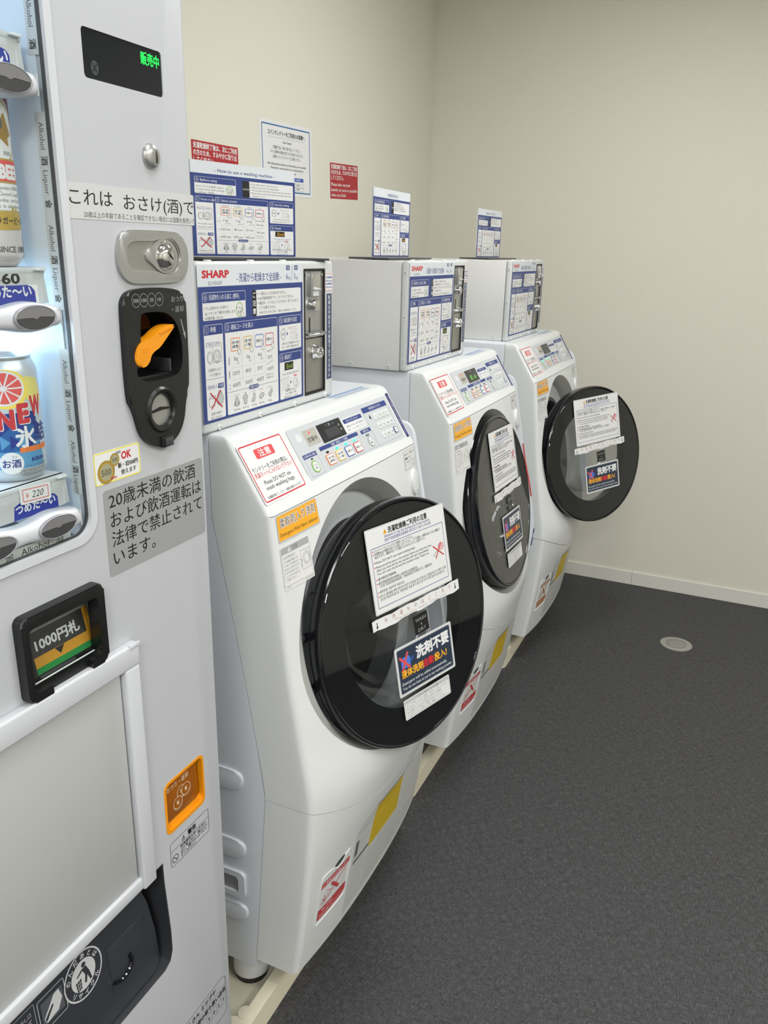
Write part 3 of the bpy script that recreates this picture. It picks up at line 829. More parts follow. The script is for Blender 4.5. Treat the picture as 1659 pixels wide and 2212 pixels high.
for k in range(10):
    a0, a1 = math.radians(36*k+3), math.radians(36*k+33)
    a.poly([(-.008+.002*math.cos((a0+a1)/2), .0915+.002*math.sin((a0+a1)/2))]+[(-.008+.0165*math.cos(a0+(a1-a0)*j/4), .0915+.0145*math.sin(a0+(a1-a0)*j/4)) for j in range(5)], FL)
for tx, x0, x1, y in (('N', -.017, -.001, .0625), ('E', .001, .0135, .0675), ('W', .0145, .031, .0735)):
    a.text(tx, (x0+x1)/2+.0006, y-.0006, .0245, PAPER, w=(x1-x0), bold=.07); a.text(tx, (x0+x1)/2, y, .0245, RED, w=(x1-x0)*.96, bold=.06)
a.text('氷', .0075, .0440, .0215, PAPER, bold=.03); a.text('結', .0255, .0465, .0195, CB3, bold=.02)
a.rect(.000, .0295, .033, .0345, ORANGE); a.span('グレープフルーツ', .005, .031, .0320, .0038, BROWN)
a.circ(-.0085, .0200, .0108, PAPER); a.text('お酒', -.0085, .0195, .0088, CB3, bold=.02); a.text('さけ', -.0055, .0262, .0026, CB3)
a.span('KIRIN', .0105, .0260, .0215, .0052, CB3, bold=.04); a.span('リキュール(発泡)', .004, .029, .0158, .0034, INKG)
a.frame(-.001, .0072, .030, .0128, .0003, INKG); a.span('妊娠中や授乳期の飲酒は、胎児・乳児の発育に', .0005, .0285, .0112, .0020, INKG); a.span('悪影響を与えるおそれがあります。', .0005, .0285, .0088, .0020, INKG)
a.build('can_print', t, can_frame(CC, R, zb, A0), cuts=uc, lift=.0002)
# beer can
A0 = math.radians(6)
zb = 1.3785; H = .1660
t = root('drink_can', (CC[0], CC[1], zb), 'tall white and gold beer can with a red band on the upper shelf', 'can', 'display cans in the vending machine')
can_body(t, CC, zb, R, H, mat('can_pearl_white', (214, 208, 210), .3, metal=.25))
a = Art()
MAR = mat('can_maroon', (150, 44, 50), .35); 
a.poly([(-.05, .150), (.012, .150), (.026, .138), (.031, .120), (.024, .122), (.016, .135), (.002, .142), (-.05, .142)], MAR); a.text('LAGER', .0125, .1425, .0045, GOLD, rot=-.6)
a.circ(-.005, .112, .024, PAPER, ry=.026); a.ring(-.005, .112, .025, .0012, GOLD, ry=.027)
GD = mat('print_antique_gold', (160, 128, 60), .4)
a.poly(smooth_poly([(-.018, .106), (-.010, .125), (.000, .119), (.006, .130), (.010, .118), (.015, .110), (.008, .108), (.010, .100), (.004, .103), (-.004, .108), (-.010, .100)], 2), GD); a.poly(smooth_poly([(-.006, .120), (.002, .124), (.004, .116), (-.002, .113)], 2), INKG)
a.text('BEER', .006, .0950, .0045, INKG); a.rect(-.05, .0890, .0225, .0905, GOLD); a.rect(-.05, .0720, .0240, .0890, PINK); a.rect(-.05, .0705, .0250, .0720, GOLD)
a.text('BEER', .0085, .0800, .0155, PAPER, w=.030, bold=.06)
a.poly([(-.05, .0700), (.0265, .0700), (.0255, .055), (.018, .048), (-.05, .048)], PAPER)
for i, tx in enumerate(('legendary KIRIN is', '"Good Luck"', 'today, and you', 'it is all about')): a.text(tx, .0045, .0665-.0050*i, .0044, INKG, w=.0310)
a.poly([(-.05, .0460), (.026, .0480), (.0275, .0400), (.024, .0320), (-.05, .0300)], GOLD); a.poly([(.003, .048), (.005, .0525), (.007, .048), (.010, .0505), (.012, .048)], GOLD); a.span('ラガービール', -.014, .0225, .0390, .0068, INK, bold=.02)
a.span('SINCE 1888', -.016, .0195, .0150, .0072, INKG, bold=.02); a.circ(.0305, .0180, .0080, GOLD, ry=.011)
a.build('can_print', t, can_frame(CC, R, zb, A0), cuts=uc, lift=.0002)
# ------------------------------------------------------------------ washing machines
WW = 0.59                       # width along the wall
ZS = [.09, .15, .2, .3, .4, .48, .6, .743, .9, 1.003]
XC = [-.606, -.597, -.590, -.579, -.571, -.568, -.585, -.607, -.624, -.636]
BU = [.020, .021, .022, .027, .044, .054, .046, .034, .018, .004]
def pchip(xs_, ys_):
    n = len(xs_); h = [xs_[i+1]-xs_[i] for i in range(n-1)]; d = [(ys_[i+1]-ys_[i])/h[i] for i in range(n-1)]
    m = [d[0]]+[0 if d[i-1]*d[i] <= 0 else 2*d[i-1]*d[i]/(d[i-1]+d[i]) for i in range(1, n-1)]+[d[-1]]
    def f(x):
        x = min(max(x, xs_[0]), xs_[-1]); i = 0
        while i < n-2 and x > xs_[i+1]: i += 1
        t = (x-xs_[i])/h[i]
        return (2*t**3-3*t**2+1)*ys_[i]+(t**3-2*t**2+t)*h[i]*m[i]+(-2*t**3+3*t**2)*ys_[i+1]+(t**3-t**2)*h[i]*m[i+1]
    return f
fXC, fBU = pchip(ZS, XC), pchip(ZS, BU)
PTOP = [(1.003, -.636), (1.110, -.703), (1.1155, -.7075), (1.1190, -.7135), (1.1212, -.7220), (1.1220, -.7350)]
fTOP = pchip([p[0] for p in PTOP], [p[1] for p in PTOP])
def xcor(z):
    if z <= 1.003: return fXC(z)
    if z <= 1.110: return -.636+(z-1.003)/.107*(-.067)
    return fTOP(z)
def bul(z): return fBU(z) if z <= 1.003 else max(0.0, .004*(1-(z-1.003)/.03))
def xsurf(y, z, fil=.011):
    t = min(max(y/WW, 0), 1); t = 1-abs(2*t-1)
    x = xcor(z)+bul(z)*(1-(1-t)**2.4)
    e = min(y, WW-y)
    if e < fil: x -= fil-math.sqrt(max(0, fil**2-(fil-e)**2))
    return x
def zseam(y):
    t = min(max(y/WW, 0), 1); t = 1-abs(2*t-1)
    return .474-.1*(1-(1-t)**1.3)
def xseam(z):
    if z >= .985: return -.746
    if z >= .476: return -.660-(.086)*((z-.476)/.509)**1.15
    return -.660-.030*(.476-z)/.376
YH = [0, .0007, .002, .004, .0065, .009, .012, .018, .028, .042, .06, .085, .115, .15, .19, .24, .295]
YS_ = YH+[WW-y for y in YH[::-1][1:]]
def shell_rows(rows, zfun, gap):
    """rows: list of parameters; zfun(row, y) -> z; returns grid of points left side -> front -> right side"""
    G = []
    for r in rows:
        z0 = zfun(r, 0.0); xs_ = xseam(z0)+gap
        xc = xsurf(0, z0)
        line = [(xs_+(xc-xs_)*k/6, 0.0, z0) for k in range(6)]
        for y in YS_:
            z = zfun(r, y); line.append((xsurf(y, z), y, z))
        line += [(xs_+(xc-xs_)*k/6, WW, z0) for k in range(5, -1, -1)]
        G.append(line)
    return G
def shell(name, G, parent, m, cap=False, thick=.004, cutter=None):
    B = Builder(); k = B.mi(m)
    V = [[B.bm.verts.new(p) for p in r] for r in G]
    for a, b in zip(V[:-1], V[1:]):
        for j in range(len(a)-1):
            f = B.bm.faces.new([a[j], a[j+1], b[j+1], b[j]]); f.material_index = k
    if cap: f = B.bm.faces.new(V[-1]); f.material_index = k
    bmesh.ops.recalc_face_normals(B.bm, faces=B.bm.faces[:])
    # make sure normals look outward (+x at the front)
    s_ = sum(f.normal.x*f.calc_area() for f in B.bm.faces)
    if s_ < 0: bmesh.ops.reverse_faces(B.bm, faces=B.bm.faces[:])
    bmesh.ops.solidify(B.bm, geom=B.bm.faces[:], thickness=thick)
    o = B.done(name, parent, ang=40)
    if cutter:
        boolean_cut(o, cutter)
    return o

wm = root('washing_machine', (-.95, .295, 0), 'tmp', 'washing machine', 'coin laundry washing machines', off=(-.95, .295, 0))
TILT = .207
DN = Vector((math.cos(TILT), 0, math.sin(TILT))); DU = Vector((-math.sin(TILT), 0, math.cos(TILT))); DW = Vector((0, 1, 0))
DC = Vector((-.561, .283, .743))
def dframe(c=DC, th=0.0):
    w = DW*math.cos(th)+DN*math.sin(th); n = DN*math.cos(th)-DW*math.sin(th)
    m = Matrix((w, DU, n)).transposed().to_4x4(); m.translation = c
    return m
D0 = dframe()
def cyl_cut(r, n0, n1):
    b = Builder(); b.lathe([(0, n0), (r, n0), (r, n1), (0, n1)], D0, W, 72); return b
RR = .258
# cabinet
B = Builder()
out = [(-1.275, .078), (xseam(.1)-.0014, .078), (xseam(.1)-.0014, .1), (xseam(.476)-.0014, .476)]
out += [(xseam(z)-.0014, z) for z in (.6, .7, .8, .9, .985)]+[(-.7474, 1.122), (-1.275, 1.122)]
B.prism(out, lambda u, v, d: (u, d, v), 0.0, WW, CAB)
es = [e for e in B.bm.edges if abs(e.verts[0].co.z-e.verts[1].co.z) < 1e-6 and (e.verts[0].co.z > 1.1) and (abs(e.verts[0].co.y-e.verts[1].co.y) < 1e-6)]
bmesh.ops.bevel(B.bm, geom=es, offset=.009, segments=3, affect='EDGES', profile=.5)
cabn = B.done('cabinet', wm)
c1 = cyl_cut(.226, -.5, .2)
boolean_cut(cabn, [c1])
# pressed ribs and carrying handle on the near side of the cabinet
B = Builder()
for z in (.500, .350, .205):
    pts = [(-1.2, z-.028), (-.735, z-.028), (-.712, z-.020), (-.704, z-.004), (-.706, z+.010), (-.715, z+.016), (-.74, z+.018), (-1.2, z+.018)]
    B.prism(smooth_poly(pts, 1), f_ny(0.0), -.002, .0045, CAB, .0042, seg=3)
o_ = rr(-.86, .238, -.708, .297, .012); i_ = rr(-.846, .250, -.722, .285, .008)
B.ringprism(o_, i_, f_ny(0.0), -.002, .006, CAB)
B.prism(i_, f_ny(0.0), -.001, .0008, GREY)
B.done('side_rib', wm)
# lower panel, front panel, control panel
rows = [i/14 for i in range(15)]
shell('lower_panel', shell_rows(rows, lambda r, y: .098+(zseam(y)-.0016-.098)*r, .0), wm, W)
rows = [i/40 for i in range(41)]
shell('front_panel', shell_rows(rows, lambda r, y: zseam(y)+((1.0012 if .003 < y < WW-.003 else 1.0030)-zseam(y))*r, .0), wm, W, cutter=[cyl_cut(RR, -.3, .3)])
zl = [1.0030+(1.110-1.0030)*i/10 for i in range(11)]+[1.1128, 1.1155, 1.1175, 1.1190, 1.1203, 1.1212, 1.1218, 1.1220]
G = shell_rows(zl, lambda r, y: r, .0)
for i, sh in ((-8, .0006), (-7, .0012), (-6, .0020), (-5, .0030), (-4, .0042), (-3, .0056), (-2, .0075), (-1, .011)):
    G[i] = [(p[0], min(max(p[1], sh), WW-sh), p[2]) for p in G[i]]
cpn = shell('control_panel', G, wm, W, cap=True)
# door recess ring
B = Builder(); k = B.mi(SILVER); k2 = B.mi(LGREY); k3 = B.mi(RUBBER); k4 = B.mi(HOLE)
SEG = 96
def ring_pts(r, n): return [D0 @ Vector((r*math.cos(2*math.pi*i/SEG), r*math.sin(2*math.pi*i/SEG), n)) for i in range(SEG)]
top = []
for i in range(SEG):
    a = 2*math.pi*i/SEG; n = 0.0
    for _ in range(30):
        p = D0 @ Vector((RR*math.cos(a), RR*math.sin(a), n)); n += (xsurf(p.y, min(max(p.z, .3), 1.002))-p.x)/DN.x*.9
    top.append(D0 @ Vector((RR*math.cos(a), RR*math.sin(a), n-.0002)))
rings = [(top, k), (ring_pts(.2415, -.040), k), (ring_pts(.2385, -.046), k), (ring_pts(.2365, -.062), k2), (ring_pts(.188, -.066), k2), (ring_pts(.184, -.060), k3), (ring_pts(.172, -.060), k3), (ring_pts(.168, -.072), k3), (ring_pts(.170, -.10), k4)]
vr = [[B.bm.verts.new(p) for p in r] for r, _ in rings]
for (a, b, kk) in zip(vr[:-1], vr[1:], [q_[1] for q_ in rings[:-1]]):
    for i in range(SEG):
        f = B.bm.faces.new([a[i], a[(i+1) % SEG], b[(i+1) % SEG], b[i]]); f.material_index = kk
rg = B.done('door_ring', wm, ang=40, recalc=True)
for aa in (112, 148, 30):
    p = D0 @ Vector((.212*math.cos(math.radians(aa)), .212*math.sin(math.radians(aa)), -.0655)); B = Builder()
    B.cyl(p, p+DN*.004, .006, LGREY, 16); B.cyl(p+DN*.004, p+DN*.0046, .0032, INK, 10); B.done('ring_screw', rg)
B = Builder(); B.lathe([(.170, -.10), (.205, -.104), (.222, -.115), (.222, -.40), (.20, -.43), (0, -.43)], D0, DRUM, 64)
for a_ in range(3):
    an = math.radians(90+120*a_); p = D0 @ Vector((.205*math.cos(an), .205*math.sin(an), -.13)); q_ = D0 @ Vector((.205*math.cos(an), .205*math.sin(an), -.40)); B.tube([p, q_], .022, DRUM, 8)
B.done('drum', wm, ang=40)
# right-hand side panel standing a little proud of the front
XE_ = pchip([.490, .56, .675, .80, .886, .974, 1.012, 1.032, 1.043, 1.047], [-.556, -.549, -.567, -.598, -.6145, -.632, -.6395, -.6455, -.656, -.672])
B = Builder()
pts = [(XE_(z), z) for z in [.490+.5*i/22 for i in range(23)]+[1.002, 1.012, 1.020, 1.027, 1.033, 1.038, 1.042, 1.045, 1.0465]]+[(-.72, 1.047), (-.72, .490)]
B.prism(pts, lambda u, v, d: (u, d, v), WW-.001, WW+.0135, CAB, .004)
B.done('side_panel', wm)
# feet
for fx in (-.730, -1.20):
    for fy in (.040, WW-.040):
        B = Builder(); B.cyl((fx, fy, .030), (fx, fy, .125), .036, W, 28); B.cyl((fx, fy, .0145), (fx, fy, .031), .033, BLACK, 24)
        B.done('foot', wm)
# door opener button
B = Builder()
def sframe(yc, zc):
    e = .004
    p = Vector((xsurf(yc, zc), yc, zc)); ty = Vector((xsurf(yc+e, zc)-xsurf(yc-e, zc), 2*e, 0)).normalized(); tz = Vector((xsurf(yc, zc+e)-xsurf(yc, zc-e), 0, 2*e)).normalized()
    n = ty.cross(tz).normalized(); tz = n.cross(ty)
    m = Matrix((ty, tz, n)).transposed().to_4x4(); m.translation = p; return m
mb = sframe(.558, .922)
B.lathe([(.0235, -.002), (.0235, .003), (.0222, .0055), (.018, .0068), (0, .0072)], mb @ Matrix.Diagonal((.95, 1.22, 1, 1)), W, 40)
B.lathe([(.006, .0066), (.0055, .0080), (0, .0082)], mb @ Matrix.Translation((.003, -.017, 0)), LGREY, 20)
B.done('door_button', wm)
WRP = lambda u, v, d: (xsurf(u, v)+d, u, v)
def ycuts(a, b, n): return [a+(b-a)*i/n for i in range(1, n)]
# yellow softener sticker
a = Art()
a.rrect(.0135, .9595, .1315, .9995, .002, YEL)
OUTL = mat('print_brown_dark', (90, 60, 20), .5)
a.span('柔軟剤入り洗剤', .0195, .1265, .9865, .0168, PAPER, bold=.055); a.span('柔軟剤入り洗剤', .0195, .1265, .9865, .0165, OUTL, bold=.0)
a.span('Detergent With Fabric Softener', .018, .128, .9685, .0085, OUTL, bold=.012)
a.build('softener_sticker', wm, WRP, base=rr(.0120, .9572, .1335, 1.0005, .003), thick=.0004, bmat=PAPER2, cuts=[('u', ycuts(.012, .1335, 14)), ('v', ycuts(.957, 1.001, 6))], lift=.0010)
# caution label
a = Art()
a.frame(.0125, .8835, .0895, .9475, .0005, INKG, r=.002); a.rect(.0127, .9365, .0893, .9472, mat('print_mid_grey', (168, 170, 172), .5))
a.poly([(.030, .9385), (.039, .9385), (.0345, .9458)], PAPER); a.line(.0345, .9398, .0345, .9432, .0008, INKG); a.span('注意', .0415, .0575, .9420, .0082, INKG)
a.span('けがの恐れあり', .0165, .0470, .9305, .0056, INKG)
for i, tx in enumerate(('ドアを開け閉めする', 'ときは、手や指をはさ', 'まないけがをする', 'おそれがあります。', 'とくにお子さまには', 'ご注意ください。')): a.text(tx, .0165, .9235-.0060*i, .0042, INKG, w=.037 if i < 5 else .030, al='l')
a.frame(.062, .898, .087, .930, .0005, INKG, r=.001); a.ring(.0765, .9150, .0095, .0006, INKG, ry=.011); a.ring(.0765, .915, .0065, .0005, INKG, ry=.008); a.path([(.057, .918), (.064, .914), (.057, .910)], .0006, INKG); a.path([(.058, .905), (.063, .909), (.060, .902)], .0005, INKG)
a.text('TCADHA327CBRZ', .077, .8812, .0032, INKG); a.text('HPET1', .022, .8812, .0032, INKG)
a.build('caution_label', wm, WRP, base=rr(.0110, .8780, .0910, .9490, .002), thick=.0003, bmat=mat('label_off_white', (222, 223, 223), .4), cuts=[('u', ycuts(.011, .091, 10)), ('v', ycuts(.878, .949, 6))], lift=.0009)
# small lock label
a = Art(); a.frame(.5165, .9585, .5765, .9968, .0004, INKG, r=.0015)
a.span('運転中はドアを', .5195, .5460, .9890, .0052, INKG); a.text('開きません', .5660, .9890, .0046, INKG); a.ring(.553, .992, .0035, .0005, INKG); a.rect(.5505, .987, .5555, .9915, PAPER2); a.frame(.5505, .987, .5555, .9915, .0004, INKG)
a.rect(.5195, .9785, .5335, .9825, INKG); a.span('表示が点灯し', .5365, .5560, .9805, .0046, INKG); a.span('ドアが開くことができます', .5195, .5720, .9725, .0046, INKG); a.line(.5168, .9665, .5762, .9665, .0004, INKG); a.text('TCADHA328', .562, .9622, .0032, INKG)
a.build('lock_label', wm, WRP, base=rr(.5155, .9575, .5775, .9978, .002), thick=.0003, bmat=mat('label_off_white', (222, 223, 223), .4), cuts=[('u', ycuts(.5155, .5775, 10)), ('v', ycuts(.957, .998, 5))], lift=.0009)
# filter cover
B = Builder()
fo = smooth_poly([(.0385, .205), (.0385, .192), (.0385, .186), (.0445, .186), (.058, .186), (.128, .186), (.1395, .193), (.1402, .215), (.1405, .307), (.118, .3085), (.1085, .294), (.0900, .290), (.0790, .300), (.055, .3055), (.040, .300)], 2)
fi = [(.089+(p[0]-.089)*.975, .247+(p[1]-.247)*.98) for p in fo]
B.ringprism(fo, fi, WRP, -.001, .0016, W)
gp = smooth_poly([(.079, .3030), (.0905, .2930), (.1075, .2965), (.1160, .3080), (.098, .3095)], 1)
B.prism(gp, WRP, -.001, .0006, RUBBER)
B.done('filter_cover', wm, ang=60)
def filter_label(parent, red, name='filter_label'):
    a = Art()
    a.rect(.0425, .2745, .1345, .2865, red); a.poly([(.0430, .1975), (.128, .1975), (.1345, .204), (.1345, .2225), (.0430, .2225)], red)
    a.ring(.0480, .2805, .0042, .0006, PAPER, ry=.0048); a.line(.048, .2785, .048, .2825, .0008, PAPER); a.span('運転中は開けない', .056, .131, .2805, .0085, PAPER)
    a.span('開ける時は', .055, .090, .2160, .0070, PAPER); a.span('水位を確かめてください', .047, .130, .2050, .0070, PAPER)
    a.line(.052, .2310, .127, .2705, .0016, red); a.poly([(.075, .2640), (.081, .2670), (.108, .2385), (.102, .2345)], red)
    PK = mat('print_light_red', (222, 120, 120), .5)
    a.path([(.060, .262), (.078, .250), (.090, .240)], .0008, PK); a.path([(.049, .230), (.053, .246), (.062, .232), (.058, .252)], .0012, red); a.frame(.060, .236, .076, .252, .0007, PK); a.path([(.112, .232), (.124, .240), (.126, .258), (.118, .268)], .0007, PK)
    return a.build(name, parent, WRP, cuts=[('u', ycuts(.042, .135, 10)), ('v', ycuts(.198, .288, 8))], lift=.0012)
filter_label(wm, mat('filter_red', (190, 62, 66), .5))
# big grey spec sheet with mustard block
a = Art()
a.poly([(.222, .238), (.375, .225), (.372, .322), (.226, .345)], DYEL); a.line(.226, .3455, .372, .3225, .004, INKG)
random.seed(5)
for i in range(15):
    z = .318-.013*i
    a.line(.158, z, .158+random.uniform(.04, .055), z, .0016, GREY)
    if z < .215: a.line(.225, z, .225+random.uniform(.15, .3), z, .0016, GREY)
for i in range(5): a.line(.232, .328-.018*i, .362, .312-.018*i, .0016, mat('print_olive', (150, 122, 26), .5))
a.rect(.1560, .262, .1680, .300, INKG); a.line(.156, .247, .222, .247, .007, INKG)
for z in (.326, .252, .225): a.line(.39, z, .54, z, .0018, GREY)
a.build('specification_label', wm, WRP, base=[(.1520, .118), (.560, .118), (.552, .270), (.42, .322), (.230, .352), (.165, .338), (.152, .330)], thick=.0003, bmat=mat('label_pale_grey', (196, 198, 196), .5), cuts=[('u', ycuts(.152, .56, 18)), ('v', ycuts(.118, .352, 14))], lift=.0008)

# control panel print: u = y, v = -s (down the slope)
PA = Vector((-.703, 0, 1.110)); PD = Vector((.067, 0, -.107)).normalized(); PN = Vector((.107, 0, .067)).normalized()
CPF = lambda u, v, d: PA+PD*(-v)+Vector((0, u, 0))+PN*d
a = Art()
a.frame(.0065, -.1040, .1300, -.0075, .0022, RED, r=.004)
a.rrect(.0400, -.0352, .0945, -.0185, .003, PINK); a.span('注意', .0500, .0850, -.0268, .0135, PAPER, bold=.02)
a.span('ランドリーをご利用の際は、', .0135, .1165, -.0500, .0098, INK, bold=.012); a.span('洗濯ネットに入れないで下さい', .0120, .1225, -.0595, .0095, RED, bold=.012)
a.span('Please DO NOT use', .0270, .1060, -.0735, .0098, INK, bold=.01); a.span('mesh washing bags.', .0250, .1110, -.0830, .0098, INK, bold=.01)
a.span('洗濯機が傾いて、エラー・故障の原因となります', .0170, .1180, -.0975, .0050, INK, bold=.01)
a.build('notice_sticker', cpn, CPF, base=rr(.0040, -.1075, .1335, -.0050, .003), thick=.0005, bmat=PAPER, lift=.0011)
a = Art()
PANL = mat('print_panel_line', (120, 124, 140), .5)
a.circ(.1760, -.0275, .0085, mat('panel_button_white', (214, 218, 222), .3), ry=.0078)
a.rect(.1935, -.0482, .2395, -.0178, BEIGEG); a.span('営業中', .2005, .2330, -.0370, .0098, INK, bold=.01)
a.frame(.4325, -.0998, .5468, -.0165, .0006, PANL); a.rect(.4325, -.0280, .5468, -.0165, BLUE2 if False else BLUE); a.span('暗証番号を入力する', .4640, .5200, -.0222, .0062, PAPER)
a.rect(.4490, -.0432, .4555, -.0372, INK); a.ring(.45225, -.0365, .0026, .0007, INK)
a.rrect(.3385, -.0522, .4245, -.0228, .0015, PAPER); a.rect(.3430, -.0335, .4215, -.0248, BLUE); a.span('セキュリティロック', .3550, .4050, -.0292, .0062, PAPER); a.span('盗難防止のために1度の暗証番号を', .3465, .4210, -.0398, .0052, BLUE); a.span('設定し、スタートを押してください。', .3465, .4210, -.0470, .0052, BLUE)
a.frame(.2200, -.0985, .3730, -.0555, .0006, PANL); a.rect(.2200, -.0630, .3730, -.0555, BLUE); a.span('洗濯・乾燥コース選択', .2640, .3300, -.0594, .0058, PAPER)
a.frame(.3860, -.0990, .4300, -.0570, .0006, PANL); a.rect(.3860, -.0648, .4300, -.0570, BLUE); a.span('運転終了後', .3955, .4200, -.0610, .0052, PAPER); a.rect(.3985, -.0718, .4140, -.0685, INKG)
a.frame(.1595, -.0995, .2065, -.0578, .0006, PANL); a.rect(.1595, -.0658, .2065, -.0578, BLUE); a.span('お洗濯の前に(無料)', .1625, .2035, -.0618, .0050, PAPER)
a.build('panel_print', cpn, CPF, base=rr(.1490, -.1070, .5570, -.0078, .005), thick=.0004, bmat=PANELG, lift=.0010)
a = Art(); a.text('すべての洗濯終了後はお早めに取り出してください', .5707, -.0565, .0052, PAPER, w=.092, rot=-math.pi/2)
a.build('navy_strip', cpn, CPF, base=[(.5650, -.1090), (.5768, -.1090), (.5768, -.0042), (.5650, -.0042)], thick=.0003, bmat=mat('print_indigo', (48, 44, 110), .4), lift=.0009)
a = Art(); a.rect(.383, -.7265, .535, -.7195, mat('print_pale_blue', (130, 165, 215), .4)); a.rect(.383, -.7345, .535, -.7330, mat('print_pale_blue', (130, 165, 215), .4)); a.rect(.383, -.7400, .535, -.7388, mat('print_pale_blue', (130, 165, 215), .4))
a.build('top_label', cpn, lambda u, v, d: (-1.462-v+d*0, u, 1.122+d), lift=.0004)
# timer display
B = Builder(); B.prism(rr(.2450, -.0526, .3345, -.0172, .0012), CPF, .0008, .0016, SCREEN)
td = B.done('timer_display', cpn)
a = Art(); DM = mat('display_dim', (54, 57, 62), .3)
a.rect(.2640, -.0470, .3160, -.0300, DM); a.rect(.2720, -.0255, .2870, -.0205, DM); a.rect(.2960, -.0255, .3120, -.0205, DM)
a.path([(.2885, -.0200), (.2915, -.0228), (.2885, -.0258)], .0012, PAPER); a.text('分', .3220, -.0300, .0055, PAPER); a.text('円', .3240, -.0395, .0055, PAPER)
a.build('display_print', td, CPF, lift=.0018)
# course buttons, lock and drum keys, keypad
def key(name, x0, s0, x1, s1, h, rim, face, txt, ts, tcol=INK, r=.003):
    B = Builder(); B.prism(rr(x0, -s1, x1, -s0, r), CPF, .0009, .0009+h, rim, .0008); o = B.done(name, cpn)
    a = Art(); 
    if face is not None: a.poly(rr(x0+.0016, -s1+.0014, x1-.0016, -s0-.0014, r*.6), face)
    for i, tx in enumerate(txt): a.text(tx, (x0+x1)/2, -(s0+s1)/2-(i-(len(txt)-1)/2)*ts*1.25, ts, tcol, w=(x1-x0)*.72 if len(tx) > 3 else None, bold=.015)
    a.build('key_print', o, CPF, lift=.0011+h)
    return o
for cx, col, tx in ((.2410, ORANGE, ('洗濯〜乾燥', '(標準)')), (.2775, mat('print_amber', (214, 176, 50), .45), ('洗濯〜乾燥', '(少量)')), (.3140, BLUE2, ('洗濯のみ',)), (.3505, RED, ('乾燥のみ',))):
    key('course_button', cx-.0142, .0735, cx+.0142, .0938, .0012, col, PAPER, tx, .0052)
for cx in (.2400, .2760, .3122, .3484):
    B = Builder(); B.prism(rr(cx-.0046, -.0710, cx+.0046, -.0672, .0004), CPF, .0008, .0016, BLACK); B.done('course_light', cpn)
for name, cx, s, col, tx in (('drum_button', .1830, .0838, GREEN, ('ドラム', '洗浄')), ('lock_button', .4080, .0845, mat('key_rim_grey', (150, 154, 160), .4), ('ロック', '解除'))):
    B = Builder(); B.prism(circ(cx, -s, .0112, 32, .0112), CPF, .0009, .0019, col); o = B.done(name, cpn)
    a = Art(); a.circ(cx, -s, .0094, PAPER, ry=.0094)
    for i, t_ in enumerate(tx): a.text(t_, cx, -s+.0026-.0056*i, .0050, INK, bold=.01)
    a.build('key_print', o, CPF, lift=.0021)
B = Builder(); B.prism(rr(.1802, -.0705, .1862, -.0678, .0004), CPF, .0008, .0016, BLACK); B.done('course_light', cpn)
for r_, keys in enumerate((('1', '2', '3', 'トリケシ'), ('4', '5', '6', '0'), ('7', '8', '9', 'スタート'))):
    for c_, kx in enumerate(keys):
        cx = .4735+.0190*c_; s = .0412+.0212*r_
        key('keypad_key', cx-.0078, s-.0068, cx+.0078, s+.0068, .0016, BLUE if kx == 'スタート' else W, PAPER if kx == 'スタート' else None, (kx,), .0078 if len(kx) == 1 else .003, r=.0022)
B = Builder(); q_ = Matrix((Vector((0, 1, 0)), -PD, PN)).transposed().to_4x4(); q_.translation = CPF(.2150, -.0240, .001)
B.lathe([(.0024, 0), (.0022, .0008), (0, .0012)], q_, LEDR, 16); B.done('status_light', cpn)

# door (door-local coordinates: u right, v up, n outward)
I4 = Matrix.Identity(4)
B = Builder()
MATB = mat('door_black_print', (22, 23, 26), .9, spec=.1)
B.lathe([(.1650, -.0125), (.1650, -.0110), (.170, -.0090), (.2285, -.0055), (.2300, -.0050), (.2300, -.0125)], I4, MATB, 120, close=True)
B.lathe([(.1655, -.020), (.1655, -.013), (.2305, -.013), (.2305, -.0040), (.2320, -.0010), (.2345, .0004), (.2375, -.0015), (.2390, -.0060), (.2392, -.0180), (.2378, -.0205), (.2362, -.0215), (.2362, -.0240), (.2375, -.0260), (.2370, -.0380), (.2340, -.0480), (.2270, -.0560), (.2200, -.0570), (.1900, -.0540), (.1680, -.0460), (.1655, -.0350)], I4, BLACKG, 120, close=True)
door = B.done('door', wm, ang=32, off=(0, 0, 0)); OFF[door.name] = Vector((0, 0, 0))
B = Builder(); B.lathe([(0, -.0008), (.2300, -.0008), (.2312, -.0020), (.2300, -.0032), (0, -.0032)], I4, DGLASS, 96); B.done('door_glass', door)
B = Builder(); B.lathe([(.1655, -.030), (.1600, -.045), (.1500, -.072), (.135, -.092), (.105, -.106), (.05, -.112), (0, -.113)], I4, BOWL, 72); B.done('door_bowl', door, ang=80)
LOC = lambda u, v, d: (u, v, d)
def rotf(cx, cy, a_):
    c, s = math.cos(a_), math.sin(a_)
    return lambda u, v, d: (cx+(u-cx)*c-(v-cy)*s, cy+(u-cx)*s+(v-cy)*c, d)
a = Art(); IB = mat('print_ink_blue', (44, 52, 140), .5)
LAM = mat('laminate_clear', (205, 207, 208), .2)
a.rect(-.0845, .0435, .1375, .1985, PAPER)
a.poly([(-.0400, .1830), (-.0290, .1830), (-.0345, .1925)], YEL); a.line(-.0345, .1850, -.0345, .1895, .0011, INK)
a.span('洗濯乾燥機ご利用の注意', -.0265, .0870, .1880, .0125, INK, bold=.03)
a.span('Attention to use the washing and drying machine', -.0380, .0940, .1790, .0075, IB, bold=.01); a.span('洗衣干衣机的使用注意事項 세탁건조기 사용 시 주의사항', -.0380, .0960, .1712, .0072, IB, bold=.01)
a.frame(-.0775, .0520, .1310, .1645, .0011, IB, r=.0012)
